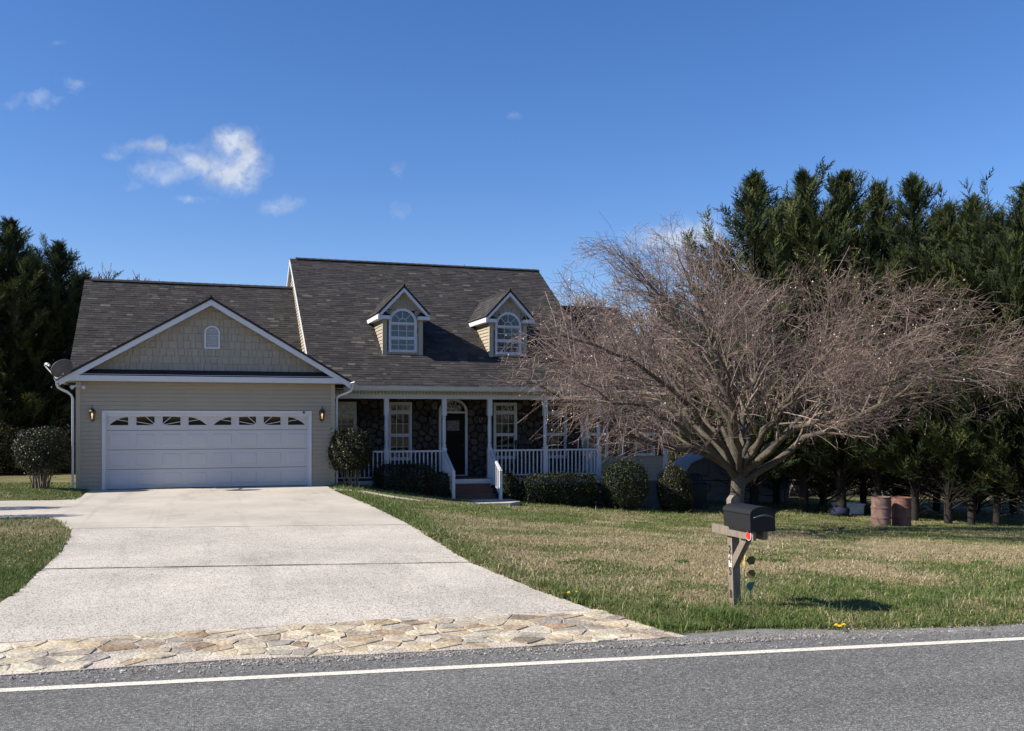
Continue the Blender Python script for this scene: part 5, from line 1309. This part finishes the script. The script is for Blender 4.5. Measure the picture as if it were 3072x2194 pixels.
# ---- Leyland cypresses
CYP = mat('cypress_foliage', ramp=[(0, (.008, .017, .007)), (.5, (.022, .037, .012)), (.85, (.068, .082, .023)), (1, (.13, .13, .045))], src='tint', rough=.75, spec=.25, var=.25, vscale=.7, trans=.15)
CBARK = mat('cypress_bark', (.016, .012, .010), .95, var=.3, vscale=4, bump=.6, bscale=30)
def cypress_mesh(seed, H, Rm, low, open_=0.):
    rs = np.random.default_rng(seed); nb = 470
    wood = [(np.array([[0, 0, -.2], [rs.normal(0, .04), rs.normal(0, .04), H * .3], [rs.normal(0, .06), rs.normal(0, .06), H * .7], [0, 0, H * .97]]), np.array([.12, .10, .05, .010]))]
    dead = []
    tin = []; S_o, S_p, S_l, S_t = [], [], [], []
    lobes = rs.uniform(0, 6.28, 5); lob_h = rs.uniform(.3, .95, 5)
    for b in range(nb):
        h = low + (1 - low) * (b + rs.random()) / nb; az = rs.uniform(0, 2 * np.pi)
        x = (h - low) / (1 - low)
        L_ = Rm * min(1, (1 - x) / .60) ** .80 * (.7 + .3 * min(1, x * 5 + .2)) * rs.uniform(.5, 1.18)
        for l_, lh in zip(lobes, lob_h):
            dl = np.cos(az - l_)
            if dl > .8 and abs(h - lh) < .12: L_ *= 1.28
        cl = .65 * float(vnoise(az * 1.3 + 3, h * 7.5, 1.0, seed)) + .35 * float(vnoise(az * 3.0, h * 17, 1.0, seed + 3))
        L_ *= .32 + 1.35 * cl
        L_ = max(L_, .10 + .12 * rs.random())
        if rs.random() < open_ + max(0, .50 - cl) * 2.6 * (x < .93): continue
        el = np.radians(rs.uniform(12, 38) + 34 * x ** 2)
        p = np.array([0, 0, h * H]); d = np.array([np.cos(az) * np.cos(el), np.sin(az) * np.cos(el), np.sin(el)])
        K = max(4, int(L_ / .13)); pts = [p]; dd = d.copy()
        for i in range(K):
            dd = unit(dd + np.array([0, 0, .035]) + rs.normal(0, .06, 3)); pts.append(pts[-1] + dd * (L_ / K))
        pts = np.array(pts)
        if L_ > .5: wood.append((pts[[0, len(pts) // 2, len(pts) - 1]], np.array([.022, .014, .005])))
        bt = np.clip(rs.normal(.22 + .52 * cl, .13), .03, .95)
        i0 = int(len(pts) * .42) if L_ > .6 else 0
        for i in range(i0, len(pts)):
            ns = 3 if i < len(pts) - 2 else 4
            tg = unit(pts[min(i + 1, len(pts) - 1)] - pts[max(i - 1, 0)])
            for _ in range(ns):
                sd = rs.normal(0, 1, 3); sd -= tg * sd.dot(tg); sd = unit(sd); sp = unit(tg * 1.0 + sd * .62 + np.array([0, 0, .12]))
                sl_ = rs.uniform(.20, .46) * (.5 + .5 * (1 - x) ** .3); o = pts[i] + sd * .02
                S_o.append(o); S_p.append(sp); S_l.append(sl_); S_t.append(bt)
    o, sp, sl_, tb = np.array(S_o), np.array(S_p), np.array(S_l)[:, None], np.array(S_t); m = len(o); tb = np.clip(tb + rs.normal(0, .12, m), 0, 1)
    wv = unit(np.cross(sp, unit(rs.normal(0, 1, (m, 3))))); nl = 5; pl = unit(np.cross(sp, wv)); T = []
    for k in range(nl):
        f = k / (nl - 1); q = o + sp * sl_ * f * .75; sg = -1 if k % 2 else 1
        td = unit(sp * 1.0 + wv * sg * (.62 - .35 * f)); ll = sl_ * (.46 - .16 * f); w_ = unit(np.cross(td, pl)) * ll * .15
        T.append(np.stack([q - w_, q + w_, q + td * ll], 1)); tin.append(np.clip(tb + .1 * f + rs.normal(0, .05, m), 0, 1))
    T = np.concatenate(T); tin = np.concatenate(tin)
    for _ in range(26):
        h = rs.uniform(.03, low + .10); az = rs.uniform(0, 6.28); L_ = rs.uniform(.6, Rm * .95); el = np.radians(rs.uniform(8, 62)); p = np.array([0, 0, h * H]); d = np.array([np.cos(az) * np.cos(el), np.sin(az) * np.cos(el), np.sin(el)])
        a = p + d * L_ * .5 + rs.normal(0, .05, 3); b_ = p + d * L_ + np.array([0, 0, .12]) + rs.normal(0, .08, 3); dead.append((np.array([p, a, b_]), np.array([.018, .012, .005])))
        for _ in range(4):
            s_ = a + (b_ - a) * rs.random(); e = s_ + unit(d + rs.normal(0, .6, 3)) * rs.uniform(.2, .6); dead.append((np.array([s_, (s_ + e) / 2, e]), np.array([.007, .005, .003])))
    V, F = tubes(wood + dead, 6); wm = npmesh('trunk', V, F, None, 4)
    fm = npmesh('crown', T.reshape(-1, 3), np.arange(len(T) * 3).reshape(-1, 3), np.array(tin)); wm.materials.append(CBARK); fm.materials.append(CYP)
    return wm, fm
cyps = [cypress_mesh(21, 9.5, 2.2, .08), cypress_mesh(22, 9.5, 2.0, .12), cypress_mesh(23, 9.5, 2.5, .06), cypress_mesh(24, 9.5, 2.1, .10, .03), cypress_mesh(25, 9.5, 2.4, .01), cypress_mesh(26, 9.5, 2.3, .09, .05)]
def cypress(px, d, top_y, var, rot, label, group, wide=1.0):
    p = at(px, 1580, d); g = Vector((p.x, p.y, float(terrain(p.x, p.y)) - .05)); H = at(px, top_y + 34, d).z - g.z; s_ = H / 9.5
    t = thing('cypress_tree', (0, 0, 0), label, 'tree', group); wm, fm = cyps[var]
    place('trunk', wm, None, t); place('crown', fm, None, t)
    t.location = g; t.rotation_euler = (0, 0, rot); t.scale = (s_ * wide, s_ * wide, s_)
    return t
RG = 'cypress trees along the right side'; LG = 'cypress trees left of the garage'
row = [(2262, 35.0, 508, 2, .3, 'pointed green cypress, leftmost of the right-hand row, behind the cherry crown', 1.15), (2412, 34.2, 500, 0, 2.1, 'slim green cypress second from the left in the right-hand row', 1.05),
       (2528, 33.4, 500, 5, 4.0, 'full green cypress third from the left in the right-hand row', 1.1), (2632, 32.8, 535, 1, 1.2, 'cypress rising behind the left rusty barrel', .8), (2742, 32.2, 512, 3, 5.1, 'cypress with a sharp tip right of the two barrels', 1.0),
       (2845, 31.4, 600, 2, .9, 'broad cypress with a lower top, right of the barrels', 1.05), (2915, 31.0, 575, 3, 3.3, 'cypress third from the right edge, its dark trunk clear of leaves', 1.0), (2990, 30.4, 625, 5, 2.6, 'low-topped cypress second from the right edge', 1.0),
       (3085, 29.6, 540, 2, 4.4, 'dark tall cypress cut by the right edge of the picture', 1.1), (3230, 29.0, 520, 1, .2, 'cypress just beyond the right edge, its branches reaching in', 1.1)]
for px, d, ty, va, ro, lb, wd in row: cypress(px, d, ty, va, ro, lb, RG, wd)
for px, d, ty, va, ro, lb, wd in [(28, 36, 640, 4, .7, 'tall dark cypress at the left edge of the picture', 1.25), (178, 37.5, 705, 4, 2.9, 'dark cypress with a forked top right beside the garage roof', 1.2), (-120, 35, 610, 4, 1.7, 'dark cypress beyond the left edge, its branches reaching in', 1.25), (95, 41, 740, 4, 4.2, 'shaded cypress seen between the two taller ones on the left', 1.2), (262, 44, 815, 4, 5.0, 'low cypress tip just above the garage ridge end', 1.0), (-40, 40, 700, 4, 3.6, 'shaded cypress behind the tall one at the left edge', 1.2)]:
    cypress(px, d, ty, va, ro, lb, LG, wd)

for i, px in enumerate((2330, 2470, 2590, 2700, 2810, 2930, 3040, 3150)):
    cypress(px, 38.5 - i * .5, 640 + (i * 37) % 90, 4 if i % 2 else 2, i * 1.3, '%s cypress from the left in the shaded back row behind the barrels' % ('first second third fourth fifth sixth seventh eighth'.split()[i]), 'cypress trees of the back row', 1.1)
cypress(2150, 47, 960, 4, .8, 'low dark cypress seen through the cherry limbs beside the shed', RG, 1.3); cypress(2040, 52, 1040, 4, 2.2, 'low dark cypress behind the right corner of the house', RG, 1.2)
# ---- shrubs
LEAF = mat('shrub_leaves', ramp=[(0, (.010, .014, .006)), (.5, (.028, .032, .013)), (.85, (.075, .068, .030)), (1, (.14, .10, .055))], src='tint', rough=.45, spec=.3, trans=.12)
LEAFG = mat('boxwood_leaves', ramp=[(0, (.007, .011, .005)), (.5, (.017, .026, .008)), (1, (.060, .070, .024))], src='tint', rough=.48, spec=.25, trans=.12)
STEM = mat('shrub_stems', (.17, .135, .10), .85, var=.3, vscale=12)
def leaves(P, Nrm, size, rs, tin):
    n = len(P); a = unit(rs.normal(0, 1, (n, 3)) + Nrm * .4); nn = unit(Nrm * .8 + rs.normal(0, .75, (n, 3))); b = unit(np.cross(nn, a)); a = np.cross(b, nn)
    s_ = size * rs.uniform(.6, 1.3, (n, 1)); V = np.stack([P - a * s_, P + b * s_ * .45, P + a * s_, P - b * s_ * .45], 1).reshape(-1, 3)
    return V, np.arange(4 * n).reshape(-1, 4), tin
def shrub(c, rad, label, n=5000, size=.026, name='shrub', boxy=2.0, stems=0, m_=LEAF, seed=1, cat='shrub', group=None, trunk_to=.25, flat=0., cut=-1.0):
    rs = np.random.default_rng(seed); c = np.array(c, float); rad = np.array(rad, float); g = float(terrain(c[0], c[1]))
    t = thing(name, (c[0], c[1], g), label, cat, group)
    D_ = unit(rs.normal(0, 1, (n, 3))); r_ = (np.abs(D_) ** boxy).sum(1) ** (-1 / boxy); Q = D_ * r_[:, None]
    lump = (.84 if boxy < 4 else .92) + (.3 if boxy < 4 else .14) * vnoise(Q[:, 0] * 2.2 + Q[:, 2] * 1.3, Q[:, 1] * 2.2 - Q[:, 2] * 1.1, 1.2, seed)
    depth = 1 - np.abs(rs.normal(0, .11, n)); depth = np.where(rs.random(n) < .2, rs.uniform(.35, 1, n), depth)
    depth = np.where(rs.random(n) < .05, rs.uniform(1.0, 1.16, n), depth)
    Q = Q * (lump * depth)[:, None]; keep = Q[:, 2] > cut
    if cut > -1: keep |= rs.random(n) < .1
    Q = Q[keep]; N_ = D_[keep]; P = c + Q * rad
    V, F, tn = leaves(P, N_, size, rs, np.clip(rs.normal(.45, .2, len(P)) , 0, 1))
    place('foliage', npmesh('foliage', V, F, tn, 4), m_, t, kind='stuff')
    st_ = []
    k = stems or 6
    for i in range(k):
        a = rs.uniform(0, 6.28); r0 = rs.uniform(.03, .16) * (1.4 if stems else .6); p = np.array([c[0] + np.cos(a) * r0, c[1] + np.sin(a) * r0, g - .05]); e = c + np.array([np.cos(a) * rad[0] * rs.uniform(.3, .85), np.sin(a) * rad[1] * rs.uniform(.3, .85), rad[2] * rs.uniform(-.1, .7)])
        m1 = p * .5 + e * .5 + rs.normal(0, .04, 3) + np.array([0, 0, .05]); m0 = p * .8 + m1 * .2 + np.array([0, 0, .1]); st_.append((np.array([p, m0, m1, e]), np.array([.022, .017, .012, .004]) * rs.uniform(.6, 1.2)))
        for _ in range(5):
            s_ = m1 + (e - m1) * rs.random(); q = s_ + unit((e - p) + rs.normal(0, .6, 3)) * rs.uniform(.15, .4); st_.append((np.array([s_, (s_ + q) / 2 + rs.normal(0, .015, 3), q]), np.array([.007, .005, .003])))
    V, F = tubes(st_, 5); place('stems', npmesh('stems', V, F, None, 4), STEM, t)
    return t
def gz(u, v): return float(terrain(u, v))
shrub((-.80, -.38, 1.06), (.62, .55, .62), 'clipped shrub with bare brown stems left of the garage corner', 15000, .030, stems=34, seed=31, boxy=2.6, cut=-.7)
shrub((7.30, -.30, .98), (.60, .55, .66), 'round clipped shrub on bare stems at the right garage corner', 15000, .030, stems=12, seed=32, boxy=2.5, cut=-.8)
shrub((9.06, .62, -.02), (.92, .48, .58), 'dark boxy hedge in the shade left of the porch steps', 15000, .030, name='hedge', boxy=5, seed=33, cat='hedge')
shrub((10.08, .52, -.12), (.33, .36, .40), 'small dark square shrub against the left stair rail', 6000, .028, name='hedge', boxy=4.5, seed=34, cat='hedge')
shrub((12.40, .60, -.25), (.28, .32, .46), 'small leafy shrub against the right stair rail', 6000, .028, name='hedge', boxy=3.5, seed=35, cat='hedge', m_=LEAFG)
shrub((14.0, .42, -.38), (1.28, .44, .56), 'long box hedge under the right porch railing', 25000, .028, name='hedge', boxy=5.5, seed=36, cat='hedge', m_=LEAFG)
shrub((16.22, .30, -.24), (.74, .70, .82), 'round green boxwood ball beside the long hedge', 18000, .027, name='boxwood', boxy=2.4, seed=37, m_=LEAFG)
shrub((18.15, .55, -.46), (.56, .52, .80), 'dark rounded bush at the right corner of the house', 13000, .030, name='shrub', boxy=2.8, seed=38)
for k, (px, d, r_, hz, lb) in enumerate(((-40, 33, 1.3, 1.1, 'dark undergrowth at the left edge under the cypresses'), (70, 33.6, 1.2, .9, 'dark undergrowth under the cypresses left of the stemmed shrub'), (185, 34.5, 1.2, 1.0, 'dark undergrowth between the stemmed shrub and the garage'))):
    p = at(px, 1450, d); g = float(terrain(p.x, p.y)); shrub((p.x, p.y, g + hz * .7), (r_, .8, hz), lb, 7000, .06, name='shrub', boxy=2.2, seed=80 + k)
# two slim evergreens beyond the left edge, whose shadows fall across the parking pad
for k, (u, v, H, lb) in enumerate(((-3.75, -4.85, 2.75, 'slim clipped evergreen beyond the left edge, nearer the garage'), (-4.1, -6.75, 3.35, 'slim clipped evergreen beyond the left edge, nearer the road'))):
    g = float(terrain(u, v)); shrub((u, v, g + H / 2), (.42, .42, H / 2), lb, 9000, .03, name='columnar_evergreen', boxy=3.0, seed=50 + k, cat='shrub', m_=LEAFG)

# ---- bare trees beyond the house and far woodland
BARE = mat('bare_twigs', ramp=[(0, (.11, .09, .075)), (1, (.24, .21, .185))], src='tint', rough=.9)
def bare_tree(rs, H, levels=(8, 7, 6, 4), r0=.12, up=.5):
    polys = []
    def rec(p, d, L_, r_, lv):
        K = 4; pts = [p]; dd = d
        for i in range(K - 1): dd = unit(dd + rs.normal(0, .13, 3) + np.array([0, 0, .06])); pts.append(pts[-1] + dd * L_ / (K - 1))
        pts = np.array(pts); polys.append((pts, np.linspace(r_, r_ * .55, K)))
        if lv >= len(levels): return
        for _ in range(levels[lv]):
            s_ = rs.uniform(.35, 1.0); i = s_ * (K - 1); i0 = min(int(i), K - 2); q = pts[i0] + (pts[i0 + 1] - pts[i0]) * (i - i0)
            rd = unit(rs.normal(0, 1, 3)); rec(q, unit(dd * .75 + rd * .62 + np.array([0, 0, up * .5])), L_ * rs.uniform(.42, .62), max(.008, r_ * .5), lv + 1)
    rec(np.array([0, 0, -.2]), np.array([0, 0, 1.]), H * .46, r0, 0)
    return polys
bts = []
for sd in (61, 62, 63):
    rs = np.random.default_rng(sd); V, F = tubes([(p, np.maximum(r_, .016)) for p, r_ in bare_tree(rs, 10)], 3); me = npmesh('bare_crown', V, F, np.clip(rs.normal(.5, .25, len(F)), 0, 1), 4); me.materials.append(BARE); bts.append((me, V[:, 2].max()))
for px, d, ty, va, lb in [(300, 62, 795, 0, 'bare tree crown peeping over the garage ridge, left one'), (385, 64, 812, 1, 'bare tree crown peeping over the garage ridge, right one'), (1690, 58, 806, 2, 'bare tree standing behind the house just right of the main roof'), (1755, 66, 835, 0, 'bare tree behind the wing roof, second from the main roof'),
                          (1815, 62, 850, 1, 'bare tree behind the wing roof, third from the main roof'), (1900, 70, 870, 2, 'bare tree behind the right end of the wing roof'), (1960, 60, 930, 0, 'bare tree behind the cherry crown right of the house')]:
    p = at(px, 1500, d); g = Vector((p.x, p.y, float(terrain(p.x, p.y)))); H = at(px, ty, d).z - g.z
    me, h0 = bts[va]; o = place('bare_tree', me, None); s_ = H / h0; o.location = g; o.scale = (s_ * .8, s_ * .8, s_); o.rotation_euler = (0, 0, px * .7); tag(o, lb, 'tree', 'bare trees behind the house')
# woodland: a mass of bare stems and brush far behind
rs = np.random.default_rng(71); polys = []
for i in range(520):
    px = rs.uniform(1950, 3400) if i % 4 else rs.uniform(-500, 330); d = rs.uniform(46, 80); p = at(px, 1500, d); g = np.array([p.x, p.y, float(terrain(p.x, p.y))]); H = rs.uniform(2.0, 5.5)
    for _ in range(9):
        a = rs.uniform(0, 6.28); q = g + np.array([rs.normal(0, .8), rs.normal(0, .8), 0]); e = q + np.array([np.cos(a) * .5, np.sin(a) * .5, 1.]) * H * rs.uniform(.4, 1); mid = (q + e) / 2 + rs.normal(0, .15, 3); polys.append((np.array([q, mid, e]), np.array([.03, .02, .008])))
        for _ in range(6):
            s_ = q + (e - q) * rs.uniform(.2, 1); f = s_ + unit(rs.normal(0, 1, 3) + np.array([0, 0, .8])) * rs.uniform(.5, 1.5); polys.append((np.array([s_, (s_ + f) / 2 + rs.normal(0, .06, 3), f]), np.array([.014, .010, .005])))
V, F = tubes(polys, 3)
tag(place('woodland', npmesh('woodland', V, F, np.clip(rs.normal(.45, .25, len(F)), 0, 1), 4), BARE), 'brown leafless brush and saplings in the distance behind the yard', 'woodland', kind='stuff')

# ---- grass
GRASS = mat('grass_blades', ramp=[(0, (.070, .112, .028)), (.3, (.122, .168, .044)), (.55, (.21, .215, .08)), (.75, (.32, .26, .148)), (1, (.48, .40, .26))], src='tint', rough=.6, spec=.25, trans=.25)
def grass():
    rs = np.random.default_rng(91); P = []
    def scatter(n_, d0, d1, x0, x1):
        d = np.sqrt(rs.uniform(d0 * d0, d1 * d1, n_)); px = rs.uniform(x0, x1, n_); a = (px - 1536) / FPX
        P.append(np.stack([CAM.x + d * (a * cth + sth), CAM.y + d * (cth - a * sth), d], -1))
    scatter(150000, 8.0, 12.0, 1500, 3200); scatter(190000, 12, 17, 900, 3200); scatter(190000, 17, 24, 700, 3200); scatter(100000, 24, 33, 700, 3250)
    scatter(26000, 11, 16, -120, 330); scatter(40000, 16, 22.5, -120, 330); scatter(26000, 23, 29, -150, 330); scatter(16000, 33, 44, 1900, 3250)
    Q = np.concatenate(P); u, v, d = Q.T
    r = v - vline(u)
    edge = np.interp(u, [6.8, 8.2, 9.2, 10.8], [.62, .62, .36, .25]) + .20 * vnoise(u, 2, 1.1, 9) + .14 * vnoise(u, v, 6, 3)
    keep = (r > edge) & ~in_drive(u + .03 * np.sign(vnoise(u, v, 9, 1) - .5), v)
    keep &= ~((u > -.1) & (u < 6.95) & (v > -.05)) & ~((u > 6.8) & (u < 19.2) & (v > 1.3)) & ~((u > 10.15) & (u < 12.35) & (v > -.95) & (v < 1.3))
    keep &= ~((u < 7.12 + .14 * (-18.8 - v)) & (u > -5) & (v < -18.5))
    keep &= ~((np.abs(u - 8.0) < .7) & (np.abs(v + 2.55 + .75 * (u - 8)) < .18))
    u, v, d = u[keep], v[keep], d[keep]; n = len(u); r = v - vline(u); z = terrain(u, v) - .01
    s = straw(u, v)
    tuft = np.clip((vnoise(u + .6 * vnoise(u, v, 3, 21), v * 1.3, 1.5, 12) - .66) * 3.0, 0, 1) * (r < 6) * vnoise(u, v, 7, 31)
    clump = vnoise(u, v, 5.5, 14)
    hgt = (.030 + .022 * rs.random(n)) * (.75 + .6 * clump) * (1 + 1.5 * tuft) * np.interp(r, [.5, 1.5, 4, 8, 20], [1.25, 1.35, 1.05, .95, 1.0])
    near_edge = np.exp(-((u - 7.0) / .35) ** 2) + np.exp(-(np.hypot(u - MBASE.x, v - MBASE.y) / .45) ** 2) * .45 + ((v > -.8) & (u > 6.8)) * .7
    hgt *= 1 + near_edge
    dry = (rs.random(n) < s); tn = np.where(dry, np.clip(rs.normal(.80, .13, n), .5, 1), np.clip(rs.normal(.22, .14, n), 0, .55)); tn = np.where(tuft > .25, np.minimum(tn, .4 * rs.random(n)), tn)
    hgt *= np.where(dry, .82, 1.05) * np.where(rs.random(n) < .035, rs.uniform(1.5, 2.6, n), 1)
    wid = np.clip(.0042 * d / 11, .0036, .014) * rs.uniform(.7, 1.5, n)
    az = rs.uniform(0, 2 * np.pi, n); lean = rs.uniform(.2, 1.1, n) * np.where(dry, 1.5, 1.0); la = rs.uniform(0, 2 * np.pi, n)
    a = np.stack([np.cos(az), np.sin(az), 0 * az], -1) * wid[:, None]; b0 = np.stack([u, v, z], -1)
    mid = b0 + np.stack([np.cos(la) * lean * hgt * .28, np.sin(la) * lean * hgt * .28, hgt * .62], -1); tip = b0 + np.stack([np.cos(la) * lean * hgt, np.sin(la) * lean * hgt, hgt * np.clip(1.1 - .35 * lean, .35, 1)], -1)
    nearm = d < 17
    A = np.stack([b0 - a, b0 + a, mid + a * .7, mid - a * .7], 1)[nearm]; Bt = np.stack([mid - a * .7, mid + a * .7, tip], 1)
    T3 = np.stack([b0 - a, b0 + a, tip], 1)[~nearm]; B1 = Bt[nearm]
    V = np.concatenate([A.reshape(-1, 3), B1.reshape(-1, 3), T3.reshape(-1, 3)]); na = len(A); k1 = na * 4; k2 = k1 + len(B1) * 3
    qa = np.arange(na)[:, None] * 4; F = np.concatenate([qa + np.array([[0, 1, 2]]), qa + np.array([[0, 2, 3]]), k1 + np.arange(len(B1) * 3).reshape(-1, 3), k2 + np.arange(len(T3) * 3).reshape(-1, 3)])
    tint = np.concatenate([tn[nearm], tn[nearm], tn[nearm], tn[~nearm]])
    print('grass', n, len(F))
    tag(place('lawn_grass', npmesh('lawn_grass', V, F, tint), GRASS), 'short lawn grass, green and straw coloured, with taller tufts near the road', 'grass', kind='stuff')
grass()
# dandelions
YEL = mat('dandelion_yellow', (.80, .58, .03), .7)
for k, (px, py, d, lb) in enumerate([(2507, 1888, 9.3, 'left one of three yellow dandelions at the grass edge by the road'), (2518, 1893, 9.25, 'lowest of three yellow dandelions at the grass edge by the road'), (2529, 1887, 9.32, 'right one of three yellow dandelions at the grass edge by the road'), (1704, 1795, 10.8, 'left dandelion at the edge of the driveway'), (1729, 1792, 10.85, 'right dandelion at the edge of the driveway'), (90, 1662, 14.0, 'lone yellow dandelion in the left lawn')]):
    p = at(px, py, d); g = Vector((p.x, p.y, float(terrain(p.x, p.y)))); t = thing('dandelion', g, lb, 'flower', 'dandelions')
    MB().tube([g, g + Vector((.005, 0, .05)), g + Vector((.008, 0, .085))], .002, 4).build('stem', GRASS, t)
    mb = MB(); c = g + Vector((.008, 0, .085)); K = 14
    for j in range(K):
        q = 2 * math.pi * j / K
        for rr, zz in ((.021, .006), (.014, .014)): mb.prism([c + Vector((math.cos(q - .2) * .004, math.sin(q - .2) * .004, 0)), c + Vector((math.cos(q - .16) * rr, math.sin(q - .16) * rr, zz)), c + Vector((math.cos(q + .16) * rr, math.sin(q + .16) * rr, zz))], (0, 0, .003))
    mb.build('flower_head', YEL, t)
